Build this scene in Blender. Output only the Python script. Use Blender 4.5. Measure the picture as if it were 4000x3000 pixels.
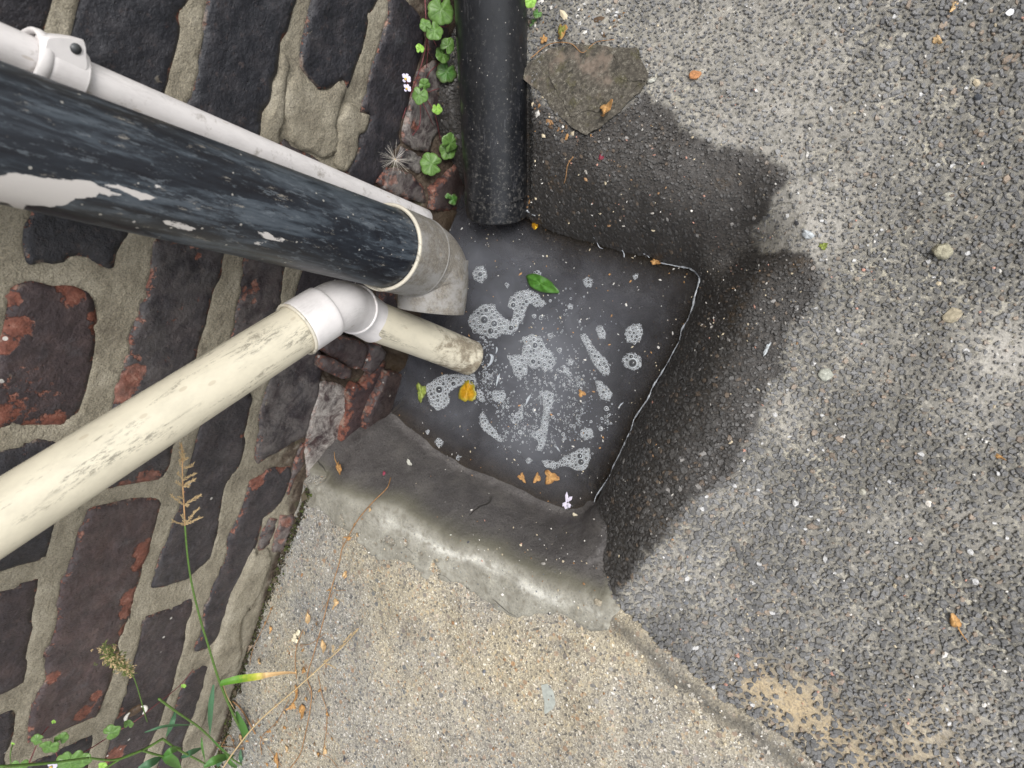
import bpy, math, random
import numpy as np
from mathutils import Vector, Matrix, geometry
from mathutils.noise import noise as mnoise
random.seed(7); rng = np.random.default_rng(7)
for o in list(bpy.data.objects): bpy.data.objects.remove(o)
SC = bpy.context.scene; COL = SC.collection

# ------------------------------------------------------------------ camera
# world: X away from the wall, Y along the wall, Z up; camera held over the gully, looking down at it
FPX = 2500.0
CAMP = np.array([0.47, 0.0, 0.55])
AW = np.array([0.81488845, 0.39395095, -0.42515816])      # world X in lens axes (right, down, forward)
DY = np.array([0.34739796, -0.91912395, -0.18581125])     # world Y
NZ = np.array([-0.46397356, 0.00371636, -0.88584125])     # world Z
cam_d = bpy.data.cameras.new('camera'); cam = bpy.data.objects.new('camera', cam_d); COL.objects.link(cam)
cam_d.sensor_width = 36.0; cam_d.lens = 36.0 * FPX / 4000.0
cam_d.clip_start = 0.01; cam_d.clip_end = 200
M3 = Matrix(((AW[0], -AW[1], -AW[2]), (DY[0], -DY[1], -DY[2]), (NZ[0], -NZ[1], -NZ[2])))
cam.matrix_world = Matrix.Translation(Vector(CAMP)) @ M3.to_4x4()
cam_d.dof.use_dof = True; cam_d.dof.focus_distance = 0.64; cam_d.dof.aperture_fstop = 11.0
SC.camera = cam

# ------------------------------------------------------------------ sky and sun (bright overcast)
SUN_EL, SUN_AZ = math.radians(58), math.radians(32)       # azimuth from +X towards +Y
w = bpy.data.worlds.new('World'); SC.world = w; w.use_nodes = True
wn = w.node_tree.nodes; wl = w.node_tree.links; wn.clear()
sky = wn.new('ShaderNodeTexSky'); sky.sky_type = 'NISHITA'; sky.sun_disc = False
sky.sun_elevation = SUN_EL; sky.sun_rotation = math.radians(90) - SUN_AZ
sky.dust_density = 3.0; sky.air_density = 1.0
hs = wn.new('ShaderNodeHueSaturation'); hs.inputs['Saturation'].default_value = 0.22
bg = wn.new('ShaderNodeBackground'); bg.inputs['Strength'].default_value = 0.15
wo = wn.new('ShaderNodeOutputWorld')
wl.new(sky.outputs[0], hs.inputs['Color']); wl.new(hs.outputs[0], bg.inputs['Color']); wl.new(bg.outputs[0], wo.inputs['Surface'])
sd = bpy.data.lights.new('sun', 'SUN'); sd.energy = 1.5; sd.angle = math.radians(28); sd.color = (1.0, 0.965, 0.91)
so = bpy.data.objects.new('sun', sd); COL.objects.link(so)
sv = Vector((math.cos(SUN_EL) * math.cos(SUN_AZ), math.cos(SUN_EL) * math.sin(SUN_AZ), math.sin(SUN_EL)))
so.rotation_euler = sv.to_track_quat('Z', 'Y').to_euler(); so.location = (1, 1, 3)
SC.view_settings.view_transform = 'Standard'; SC.view_settings.look = 'None'
SC.view_settings.exposure = 0.55; SC.view_settings.gamma = 1.0; SC.view_settings.use_curve_mapping = False

# ------------------------------------------------------------------ measuring helpers (a measured photo point -> a point on a real surface)
def ray(x, y):
    r = np.array([(x - 2000) / FPX, (y - 1500) / FPX, 1.0])
    return np.array([r @ AW, r @ DY, r @ NZ])
def at(x, y, depth): return CAMP + ray(x, y) * depth
def onx(x, y, X=0.0):
    r = ray(x, y); return CAMP + r * ((X - CAMP[0]) / r[0])
def onz(x, y, Z=0.0):
    r = ray(x, y); return CAMP + r * ((Z - CAMP[2]) / r[2])
def proj(P):
    d = np.asarray(P, float) - CAMP
    c = np.stack([d @ np.array([AW[0], DY[0], NZ[0]]), d @ np.array([AW[1], DY[1], NZ[1]]), d @ np.array([AW[2], DY[2], NZ[2]])], -1)
    return np.stack([2000 + FPX * c[..., 0] / c[..., 2], 1500 + FPX * c[..., 1] / c[..., 2]], -1), c[..., 2]
K = 4000 / 2212.0                                          # overview pixels -> photo pixels
ZR = {'D': (0, 0, 1 / K), 'F': (0, 0, 1), 'a': (0, 0, 2), 'b': (900, 0, 2), 'c': (0, 800, 2), 'd': (900, 1000, 2), 'e': (0, 1600, 2),
      'f': (700, 1600, 2), 'g': (0, 2170, 2), 'h': (700, 2170, 1.1473), 'w': (1200, 1000, 1.3825)}
def Zp(k, x, y): ox, oy, s = ZR[k]; return (ox + x / s, oy + y / s)
def tr(*a):
    """tr('a', x,y, x,y, 'b', x,y ...) -> list of photo points"""
    out = []; k = None; i = 0
    while i < len(a):
        if isinstance(a[i], str): k = a[i]; i += 1
        else: out.append(Zp(k, a[i], a[i + 1])); i += 2
    return out

# ------------------------------------------------------------------ numpy noise
def vnoise(x, y, seed=0):
    x = np.asarray(x, float); y = np.asarray(y, float)
    xi = np.floor(x).astype(np.int64); yi = np.floor(y).astype(np.int64); fx = x - xi; fy = y - yi
    fx = fx * fx * (3 - 2 * fx); fy = fy * fy * (3 - 2 * fy)
    def h(a, b):
        n = (a * 374761393 + b * 668265263 + seed * 974711) & 0xFFFFFFFF
        n = ((n ^ (n >> 13)) * 1274126177) & 0xFFFFFFFF
        return ((n ^ (n >> 16)) & 0xFFFF) / 65535.0
    return (h(xi, yi) * (1 - fx) + h(xi + 1, yi) * fx) * (1 - fy) + (h(xi, yi + 1) * (1 - fx) + h(xi + 1, yi + 1) * fx) * fy
def fbm(x, y, s, oct=4, seed=0):
    v = 0; a = 1; t = 0
    for k in range(oct): v = v + a * vnoise(x * s * 2 ** k + 31.7 * k, y * s * 2 ** k - 17.3 * k, seed + k); t += a; a *= .5
    return v / t
def sdist(poly, x, y):
    """signed distance to polygon, positive inside"""
    P = np.asarray(poly, float); shp = x.shape; x = x.ravel(); y = y.ravel()
    best = np.full(x.shape, 1e9); ins = np.zeros(x.shape, bool)
    for i in range(len(P)):
        ax, ay = P[i]; bx, by = P[(i + 1) % len(P)]
        ex, ey = bx - ax, by - ay
        t = np.clip(((x - ax) * ex + (y - ay) * ey) / (ex * ex + ey * ey + 1e-18), 0, 1)
        best = np.minimum(best, (x - ax - t * ex) ** 2 + (y - ay - t * ey) ** 2)
        c = (ay > y) != (by > y)
        with np.errstate(divide='ignore', invalid='ignore'): xx = (bx - ax) * (y - ay) / (by - ay + 1e-30) + ax
        ins ^= c & (x < xx)
    d = np.sqrt(best); return np.where(ins, d, -d).reshape(shp)
def sstep(a, b, v): t = np.clip((v - a) / (b - a), 0, 1); return t * t * (3 - 2 * t)

# ------------------------------------------------------------------ object helpers
def mesh_np(name, V, F, attrs=None, mat=None, parent=None, smooth=True, uv=None):
    me = bpy.data.meshes.new(name); V = np.asarray(V, np.float32)
    if isinstance(F, np.ndarray):
        n, k = F.shape
        me.vertices.add(len(V)); me.vertices.foreach_set('co', V.ravel())
        me.loops.add(n * k); me.loops.foreach_set('vertex_index', F.astype(np.int32).ravel())
        me.polygons.add(n); me.polygons.foreach_set('loop_start', np.arange(0, n * k, k, dtype=np.int32))
        me.update(calc_edges=True)
    else:
        me.from_pydata([tuple(map(float, v)) for v in V], [], F); me.update()
    me.polygons.foreach_set('use_smooth', np.full(len(me.polygons), smooth))
    for k, a in (attrs or {}).items():
        a = np.asarray(a, np.float32)
        if a.ndim == 1: at_ = me.attributes.new(k, 'FLOAT', 'POINT'); at_.data.foreach_set('value', a)
        else:
            at_ = me.attributes.new(k, 'FLOAT_COLOR', 'POINT')
            at_.data.foreach_set('color', np.concatenate([a, np.ones((len(a), 1), np.float32)], 1).ravel())
    if mat: me.materials.append(mat)
    o = bpy.data.objects.new(name, me); COL.objects.link(o)
    if parent: o.parent = parent
    return o
def tag(o, label=None, cat=None, group=None, kind=None):
    if label: o['label'] = label
    if cat: o['category'] = cat
    if group: o['group'] = group
    if kind: o['kind'] = kind
    return o
def empty(name, loc=(0, 0, 0)):
    o = bpy.data.objects.new(name, None); COL.objects.link(o); o.location = tuple(loc); o.empty_display_size = .02; return o
class Acc:
    def __init__(s): s.v = []; s.f = []; s.a = {}; s.n = 0
    def add(s, v, f, **at_):
        v = np.asarray(v, float); s.v.append(v); s.f += [tuple(int(i) + s.n for i in q) for q in f]
        for k, x in at_.items(): s.a.setdefault(k, []).append(np.broadcast_to(np.asarray(x, float), (len(v),) + np.shape(x)[1:] if np.ndim(x) > 1 else ((len(v), 3) if np.shape(x) == (3,) else (len(v),))))
        s.n += len(v)
    def build(s, name, mat, parent=None, smooth=True, off=None):
        V = np.concatenate(s.v)
        if off is not None: V = V - np.asarray(off)
        return mesh_np(name, V, s.f, {k: np.concatenate(x) for k, x in s.a.items()}, mat, parent, smooth)
def nrm(v): v = np.asarray(v, float); return v / (np.linalg.norm(v) + 1e-12)
def spline(P, n):
    P = np.asarray(P, float)
    if len(P) == 2: t = np.linspace(0, 1, n)[:, None]; return P[0] * (1 - t) + P[1] * t
    Q = np.vstack([2 * P[0] - P[1], P, 2 * P[-1] - P[-2]]); out = []
    for u in np.linspace(0, len(P) - 1, n):
        i = min(int(u), len(P) - 2); t = u - i; a, b, c, d = Q[i:i + 4]
        out.append(.5 * ((2 * b) + (-a + c) * t + (2 * a - 5 * b + 4 * c - d) * t * t + (-a + 3 * b - 3 * c + d) * t ** 3))
    return np.array(out)
def tube(P, R, seg=12, closed_ends=True, up=None):
    """swept tube; returns verts, faces, (along, angle)"""
    P = np.asarray(P, float); n = len(P); R = np.broadcast_to(np.asarray(R, float), (n,))
    T = np.gradient(P, axis=0); T /= np.linalg.norm(T, axis=1)[:, None] + 1e-12
    u = nrm(np.cross(T[0], up if up is not None else ([0, 0, 1] if abs(T[0][2]) < .9 else [1, 0, 0]))); V = []; A = []; L = 0
    for i in range(n):
        u = nrm(u - T[i] * (u @ T[i])); v = np.cross(T[i], u)
        if i: L += np.linalg.norm(P[i] - P[i - 1])
        for k in range(seg):
            a = 2 * math.pi * k / seg; V.append(P[i] + R[i] * (math.cos(a) * u + math.sin(a) * v)); A.append((L, a))
    F = [(i * seg + k, i * seg + (k + 1) % seg, (i + 1) * seg + (k + 1) % seg, (i + 1) * seg + k) for i in range(n - 1) for k in range(seg)]
    if closed_ends: F.append(tuple(range(seg))[::-1]); F.append(tuple((n - 1) * seg + k for k in range(seg)))
    return np.array(V), F, np.array(A)

# ------------------------------------------------------------------ material helpers
class NT:
    def __init__(s, name):
        s.m = bpy.data.materials.new(name); s.m.use_nodes = True; s.t = s.m.node_tree; s.t.nodes.clear()
        s.out = s.t.nodes.new('ShaderNodeOutputMaterial')
    def n(s, typ, ins=None, **pr):
        nd = s.t.nodes.new(typ)
        for k, v in pr.items(): setattr(nd, k, v)
        for k, v in (ins or {}).items():
            sk = nd.inputs[k]
            if isinstance(v, bpy.types.NodeSocket): s.t.links.new(v, sk)
            else: sk.default_value = v
        return nd
    def co(s): return s.n('ShaderNodeTexCoord').outputs['Object']
    def geo(s): return s.n('ShaderNodeNewGeometry').outputs['Position']
    def attr(s, nm, col=False): a = s.n('ShaderNodeAttribute', attribute_name=nm); return a.outputs['Color' if col else 'Fac']
    def noise(s, v, scale, detail=3, rough=.6, dist=0, out='Fac'): return s.n('ShaderNodeTexNoise', {'Vector': v, 'Scale': scale, 'Detail': detail, 'Roughness': rough, 'Distortion': dist}).outputs[out]
    def vor(s, v, scale, out='Distance', feature='F1', rnd=1): return s.n('ShaderNodeTexVoronoi', {'Vector': v, 'Scale': scale, 'Randomness': rnd}, feature=feature).outputs[out]
    def scale(s, v, sc): return s.n('ShaderNodeMapping', {'Vector': v, 'Scale': sc}).outputs[0]
    def math(s, op, a, b=0.0, c=0.0, clamp=False): nd = s.n('ShaderNodeMath', {0: a, 1: b, 2: c}, operation=op, use_clamp=clamp); return nd.outputs[0]
    def ramp(s, f, pts, interp='LINEAR'):
        nd = s.n('ShaderNodeValToRGB', {0: f}); cr = nd.color_ramp; cr.interpolation = interp
        while len(cr.elements) < len(pts): cr.elements.new(.5)
        for e, (p, c) in zip(cr.elements, pts): e.position = p; e.color = (*c, 1) if not np.isscalar(c) else (c, c, c, 1)
        return nd.outputs[0]
    def sm(s, v, a, b): return s.n('ShaderNodeMapRange', {0: v, 1: a, 2: b, 3: 0.0, 4: 1.0}, interpolation_type='SMOOTHSTEP').outputs[0]
    def mix(s, f, a, b, mode='MIX'):
        nd = s.n('ShaderNodeMix', data_type='RGBA', blend_type=mode, clamp_factor=True)
        for i, v in ((0, f), (6, a), (7, b)):
            if isinstance(v, bpy.types.NodeSocket): s.t.links.new(v, nd.inputs[i])
            elif i == 0: nd.inputs[0].default_value = v
            else: nd.inputs[i].default_value = (*v, 1) if not np.isscalar(v) else (v, v, v, 1)
        return nd.outputs[2]
    def bump(s, h, st=.5, dist=.001, prev=None):
        ins = {'Height': h, 'Strength': st, 'Distance': dist}
        if prev is not None: ins['Normal'] = prev
        return s.n('ShaderNodeBump', ins).outputs[0]
    def pbr(s, col, rough=.8, bump=None, spec=.5, **k):
        ins = {'Base Color': (*col, 1) if isinstance(col, tuple) else col, 'Roughness': rough, 'Specular IOR Level': spec}
        if bump is not None: ins['Normal'] = bump
        for kk, v in k.items(): ins[kk.replace('_', ' ')] = v
        b = s.n('ShaderNodeBsdfPrincipled', ins); s.t.links.new(b.outputs[0], s.out.inputs[0]); return s.m

# ------------------------------------------------------------------ ground heights
WZ = -0.085                                                # water level
T2 = lambda pts, Z: [tuple(onz(x, y, Z)[:2]) for x, y in pts]
WATER_F = tr('D', 1090,430, 1148,478, 1200,503, 1250,518, 1290,528, 1345,545, 1400,553, 1440,568, 1490,580, 1513,603, 1502,650, 1478,708, 1452,770, 1420,828, 1388,880, 1362,930, 1337,985, 1308,1040, 1288,1085, 1270,1108, 1240,1115, 1200,1108, 1150,1087, 1100,1062, 1040,1036, 990,1015, 940,983, 890,944, 851,908)
WATER = T2(WATER_F, WZ) + [(-.05, onz(*WATER_F[-1], WZ)[1]), (-.05, onz(*WATER_F[0], WZ)[1])]
RIM_F = tr('D', 1100,235, 1200,285, 1330,300, 1500,318, 1640,350, 1735,430, 1755,520, 1745,640, 1700,760, 1640,880, 1575,1000, 1500,1110, 1420,1190, 1345,1270, 1300,1290, 1230,1268, 1150,1228, 1060,1185, 980,1150, 900,1108, 820,1075, 750,1050, 700,1045)
RIM = T2(RIM_F, 0) + [(-.12, onz(*RIM_F[-1], 0)[1]), (-.12, onz(*RIM_F[0], 0)[1])]
# right-hand pipe, needed for the channel it lies in
RP0, RP1 = at(1917, 0, .592), at(1941, 822, .700); RPD = nrm(RP1 - RP0)
BULGE = [(onz(*Zp('D', *p), -.03)[:2], R, a) for p, R, a in (((1330,420), .055, .016), ((1480,440), .045, .014), ((1620,520), .024, -.022), ((1560,560), .018, -.014), ((1640,640), .045, .014), ((1560,820), .060, .015), ((1440,1000), .055, .012))]
def hgt(x, y):
    x = np.asarray(x, float); y = np.asarray(y, float)
    di = sdist(WATER, x, y); do = -sdist(RIM, x, y)
    a = np.maximum(-di, 0); b = np.maximum(-do, 0); t = a / (a + b + 1e-9); t = np.where(do > 0, 1.0, t)
    z = WZ * (1 - t ** .8 * (1.25 - .25 * t)) ** 1.0
    z = np.where(do > 0, 0.0, z)
    z = np.where(di > 0, WZ - np.minimum(.060, di * .75), z)
    z = z + (fbm(x, y, 9, 3, 3) - .5) * .012 * np.clip(t, .0, 1) + (fbm(x, y, 40, 3, 9) - .5) * .005
    mid = 4 * np.clip(t, 0, 1) * (1 - np.clip(t, 0, 1)) * (di <= 0)
    for (qx, qy), R, a in BULGE: z = z + a * mid * np.exp(-((x - qx) ** 2 + (y - qy) ** 2) / (R * R))
    # trough under the right-hand pipe
    tt = np.clip((y - RP0[1]) / RPD[1], -.4, .3); pz = RP0[2] + tt * RPD[2]; pxx = RP0[0] + tt * RPD[0]
    lim = pz - .014 + np.maximum(0, np.abs(x - pxx) - .036) * 1.6
    on = sstep(-.02, .03, y - (RP1[1] - .01))
    z = np.where(on > 0, np.minimum(z, lim * on + z * (1 - on) + 0.0), z)
    return z
from bisect import bisect_right
HG = {}
def hq(x, y):
    """height of whatever lies on top at (x, y), from the built sheets"""
    gx_, gy_, T_ = HG['x'], HG['y'], HG['t']; i = min(max(bisect_right(gx_, x) - 1, 0), len(gx_) - 2); j = min(max(bisect_right(gy_, y) - 1, 0), len(gy_) - 2)
    u = (x - gx_[i]) / (gx_[i + 1] - gx_[i]); v = (y - gy_[j]) / (gy_[j + 1] - gy_[j])
    return (T_[i][j] * (1 - u) + T_[i + 1][j] * u) * (1 - v) + (T_[i][j + 1] * (1 - u) + T_[i + 1][j + 1] * u) * v
def onground(x, y, lift=0.0):
    r = ray(x, y); b = (-.09 - CAMP[2]) / r[2]; a = (.02 - CAMP[2]) / r[2]; n = 40; pa = a
    for k in range(n + 1):
        t = a + (b - a) * k / n; P = CAMP + r * t
        if P[2] < hq(P[0], P[1]): b = t; break
        pa = t
    a = pa
    for _ in range(9):
        m = (a + b) / 2; P = CAMP + r * m
        if P[2] < hq(P[0], P[1]): b = m
        else: a = m
    P = CAMP + r * b; P[2] += lift; return P

def axis(lo, hi, step, far_lo, far_hi):
    c = list(np.arange(lo, hi, step)); s = step; v = hi
    out = []
    while v < far_hi: out.append(v); s *= 1.35; v += s
    out.append(far_hi); s = step; v = lo - step; pre = []
    while v > far_lo: pre.append(v); s *= 1.35; v -= s
    pre.append(far_lo)
    return np.array(pre[::-1] + c + out)
def grid_faces(nx, ny):
    i = np.arange(nx - 1)[:, None] * ny + np.arange(ny - 1)[None]; i = i.ravel()
    return np.stack([i, i + ny, i + ny + 1, i + 1], 1)
def blob(x, y, lst, Z=0.0):
    v = np.zeros_like(x)
    for fx, fy, r, amp in lst:
        p = onz(*Zp('D', fx, fy), Z); R = r / FPX * K * .62
        v = np.maximum(v, amp * np.exp(-((x - p[0]) ** 2 + (y - p[1]) ** 2) / (R * R)))
    return v
WETP = T2(tr('D', 1100,190, 1150,215, 1265,300, 1400,215, 1470,265, 1545,330, 1690,352, 1715,392, 1672,438, 1640,485, 1622,548, 1680,545, 1745,555, 1775,620, 1712,735, 1662,860, 1628,930, 1600,1020, 1520,1085, 1462,1150, 1430,1180, 1360,1250, 1330,1310, 1290,1290, 1180,1255, 1060,1195, 960,1150, 880,1115, 790,1085, 720,1050, 690,1030), -.012)
WETP = WETP + [(-.15, WETP[-1][1]), (-.15, WETP[0][1])]
def wetf(x, y):
    d = sdist(WETP, x, y) + (fbm(x, y, 30, 4, 21) - .5) * .020 + (fbm(x, y, 190, 3, 5) - .5) * .011
    return sstep(-.002, .006, d)
PALE = [(1560,80,260,.55),(1660,250,200,.7),(1620,330,150,.75),(1760,500,60,.95),(1720,450,90,.8),(1300,40,90,.45),(1850,760,90,.4),(1690,900,70,.6),(1600,1090,70,.6),(1480,1230,80,.8),(1400,1290,40,.8),(1540,1290,60,.6),(2170,760,60,.95),(2110,880,60,.6),(1850,1180,90,.35),(1930,1130,60,.5),(1800,1330,120,.35),(2130,1130,70,.4),(1560,1380,60,.5),(1740,470,40,1.0),(1672,490,55,1.0),(1690,520,40,.9),(2080,1560,100,.4)]
TANP = [(1640,1480,45,.9),(1720,1530,60,1.0),(1790,1580,40,.9),(1850,1640,60,.7),(1680,1500,40,.9),(1980,1620,80,.5)]
gx = axis(-.06, .735, .0021, -3, 6); gy = axis(-.80, .345, .0021, -5, 5)
GX, GY = np.meshgrid(gx, gy, indexing='ij'); X = GX.ravel(); Y = GY.ravel(); H = hgt(X, Y)
wet = wetf(X, Y); GF = grid_faces(len(gx), len(gy))
SLAB = T2(tr('D', 600,1010, 900,1090, 1180,1215, 1290,1262, 1322,1318, 1370,1362, 1425,1408, 1492,1468, 1560,1515, 1640,1568, 1740,1645, 1850,1730), 0)
SLAB += [(SLAB[-1][0] + .25, SLAB[-1][1] - .3), (SLAB[-1][0] + .35, -4.5), (-.15, -4.5), (-.15, SLAB[0][1])]
def slabd(x, y): return sdist(SLAB, x, y) + (fbm(x, y, 45, 3, 77) - .5) * .012
sdn = slabd(X, Y)
EB = (fbm(X, Y, 60, 4, 15) - .5)
# relief of the bare asphalt binder
Ha = H - .0016 + (fbm(X, Y, 260, 2, 33) - .5) * .0016
Ha = Ha - .011 * np.exp(-((sdn + .0022) / .0024) ** 2)
Ha = np.where(sdn > .012, Ha - .01, Ha)

def speckle_rock():
    t = NT('asphalt_binder'); P = t.geo(); wet_ = t.attr('wet'); pale = t.attr('pale'); tan = t.attr('tan')
    n1 = t.noise(P, 60, 5, .65); n2 = t.noise(P, 420, 4, .7); vc = t.vor(P, 520, 'Color')
    g = t.n('ShaderNodeSeparateColor', {0: vc}).outputs[0]
    base = t.ramp(g, [(0, (.06, .06, .057)), (.35, (.12, .117, .105)), (.7, (.20, .19, .163)), (.93, (.30, .28, .235)), (1, (.5, .48, .42))])
    base = t.mix(t.sm(n1, .35, .7), base, (.135, .13, .112), 'MIX')
    base = t.mix(t.math('MULTIPLY', t.sm(t.noise(P, 190, 4, .75),   .54, .61), t.sm(t.noise(P, 9, 3), .42, .60)), base, (.46, .43, .34))
    whit = t.math('MULTIPLY', pale, t.sm(t.noise(P, 260, 4, .75), .32, .56), clamp=True)
    base = t.mix(whit, base, (.44, .42, .385)); tn = t.math('MULTIPLY', tan, t.sm(n2, .25, .55), clamp=True)
    base = t.mix(tn, base, t.ramp(n2, [(.3, (.36, .27, .17)), (.7, (.58, .47, .30))]))
    wc = t.ramp(t.noise(P, 330, 4, .75), [(.3, (.028, .026, .025)), (.55, (.060, .055, .051)), (.70, (.088, .078, .068)), (.82, (.16, .135, .11))])
    wn_ = t.mix(t.sm(t.noise(P, 22, 3), .62, .75), wc, (.07, .052, .034))
    col = t.mix(wet_, base, wn_)
    r = t.n('ShaderNodeMapRange', {0: wet_, 1: 0.0, 2: 1.0, 3: .9, 4: .42}).outputs[0]
    b = t.bump(n2, .8, .0012); b = t.bump(t.noise(P, 1100, 3), .7, .0005, b)
    return t.pbr(col, r, b)
M_ASPH = speckle_rock()
asphalt = mesh_np('asphalt', np.stack([X, Y, Ha], 1), GF, {'wet': wet, 'pale': np.clip(blob(X, Y, PALE) * .72 * (.6 + .8 * fbm(X, Y, 26, 4, 19)) + .20, 0, 1), 'tan': blob(X, Y, TANP)}, M_ASPH)
tag(asphalt, 'worn dark asphalt dipping into the water-filled gully, damp near the water', kind='structure')

# ------------------------------------------------------------------ aggregate chippings set in the asphalt
def stones():
    out_c = []; sp = .0034
    xs = np.arange(-.01, .75, sp); ys = np.arange(-.76, .34, sp * .9)
    sx, sy = np.meshgrid(xs, ys, indexing='ij'); sx = sx + (np.arange(len(ys)) % 2)[None] * sp * .5
    sx = (sx + rng.uniform(-.0017, .0017, sx.shape)).ravel(); sy = (sy + rng.uniform(-.0017, .0017, sy.shape)).ravel()
    sz = hgt(sx, sy); pp, dep = proj(np.stack([sx, sy, sz], 1))
    ok = (pp[:, 0] > -150) & (pp[:, 0] < 4300) & (pp[:, 1] > -250) & (pp[:, 1] < 3250) & (sz > WZ - .03) & (slabd(sx, sy) < -.005)
    fil = sdist(FILL, sx, sy); ok &= (fil < 0)
    tanv = blob(sx, sy, TANP); ok &= rng.random(len(sx)) > np.clip(tanv * 1.15 - .25, 0, .85)
    pl = blob(sx, sy, PALE); ok &= rng.random(len(sx)) > np.clip(pl * .5 - .05, 0, .45)
    ok &= rng.random(len(sx)) < .97
    sx, sy, sz, pl = sx[ok], sy[ok], sz[ok], pl[ok]; N = len(sx)
    wt = wetf(sx, sy)
    big = fbm(sx, sy, 7, 2, 88)
    near = np.clip(-sdist(WATER, sx, sy) / .10, 0, 1)
    rad = (.00125 + .0020 * rng.random(N) ** 2.2) * (.70 + .30 * near) * (.78 + .5 * big) * (1 - .25 * pl) * (1 - .16 * sstep(-.02, .08, sy)) * 1.06
    S = 6; ang = (np.arange(S)[None] / S * 2 * np.pi + rng.uniform(0, 6.28, N)[:, None] + rng.uniform(-.25, .25, (N, S)))
    rr = rad[:, None] * rng.uniform(.62, 1.30, (N, S)); st = rng.uniform(.55, 1.0, N); rad *= .94; th = rng.uniform(0, np.pi, N)
    ex = rr * np.cos(ang); ey = rr * np.sin(ang) * st[:, None]
    c, s = np.cos(th)[:, None], np.sin(th)[:, None]; px_, py_ = ex * c - ey * s, ex * s + ey * c
    # local slope
    e = .003; nx = (hgt(sx + e, sy) - hgt(sx - e, sy)) / (2 * e); ny = (hgt(sx, sy + e) - hgt(sx, sy - e)) / (2 * e)
    nx = nx + rng.normal(0, .11, N); ny = ny + rng.normal(0, .11, N)
    topz = rng.uniform(-.0007, .0004, N) * (.6 + .7 * near)
    def lay(k, dz): X_ = px_ * k; Y_ = py_ * k; return np.stack([sx[:, None] + X_, sy[:, None] + Y_, sz[:, None] + X_ * nx[:, None] + Y_ * ny[:, None] + dz], 2)
    top = lay(.74, topz[:, None] + rng.uniform(-.0002, .0002, (N, S))); mid = lay(1.0, topz[:, None] - .0008); low = lay(1.05, topz[:, None] - .0034)
    V = np.concatenate([top, mid, low], 1).reshape(-1, 3)
    b = np.arange(N)[:, None] * (3 * S); F = []
    tris = []
    for k in range(1, S - 1): tris.append((0, k, k + 1))
    for L in (0, 1):
        for k in range(S):
            a0 = L * S + k; a1 = L * S + (k + 1) % S; tris.append((a0, a0 + S, a1 + S)); tris.append((a0, a1 + S, a1))
    tris = np.array(tris); F = (b[:, None] + tris[None]).reshape(-1, 3)
    hue = rng.random(N); v = .094 + .082 * rng.random(N)
    colr = np.stack([v * 1.0, v * 1.0, v * 1.01], 1)
    br = hue > .94; colr[br] = np.stack([v[br] * 1.7, v[br] * 1.35, v[br] * 1.05], 1)
    wh = hue < .012; colr[wh] = .5
    dry = np.clip(pl * 1.0, 0, 1)[:, None] * (.04 + .14 * rng.random((N, 1))); colr = colr + dry
    colr = colr * (1 - wt[:, None]) + wt[:, None] * (colr * np.array([.47, .45, .43]) + .009)
    A = np.repeat(colr, 3 * S, 0); W = np.repeat(wt, 3 * S)
    return V, F, A, W
# mortar fillet round the lower lip of the gully (region in plan)
FILL = T2(tr('D', 700,1030, 668,1062, 672,1092, 705,1120, 760,1150, 800,1195, 850,1215, 905,1238, 955,1240, 1000,1256, 1040,1292, 1085,1312, 1125,1318, 1160,1335, 1215,1338, 1275,1345, 1318,1352, 1334,1318, 1300,1260, 1283,1200, 1276,1150), -.004) + T2(tr('D', 1290,1085, 1235,1050, 1120,1010, 990,960, 900,900), WZ)
FILL += [(-.08, FILL[-1][1]), (-.08, FILL[0][1])]
V, F, A, W = stones()
t = NT('chipping'); P = t.geo(); n = t.noise(P, 900, 3, .7)
c = t.mix(.55, t.attr('tint', True), t.ramp(n, [(.3, .35), (.7, 1.75)]), 'MULTIPLY'); wv = t.attr('wet')
dusty = t.mix(t.math('MULTIPLY', t.sm(t.noise(P, 300, 3), .5, .75), t.math('SUBTRACT', 1.0, wv)), c, (.17, .16, .14))
M_CHIP = t.pbr(dusty, t.n('ShaderNodeMapRange', {0: wv, 1: 0.0, 2: 1.0, 3: .78, 4: .36}).outputs[0], t.bump(n, .6, .0004))
chips = mesh_np('asphalt_chippings', V, F, {'tint': A, 'wet': W}, M_CHIP, None, False)
tag(chips, 'dark blue-grey stone chippings bedded in the asphalt surface', 'chippings', kind='stuff')

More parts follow.
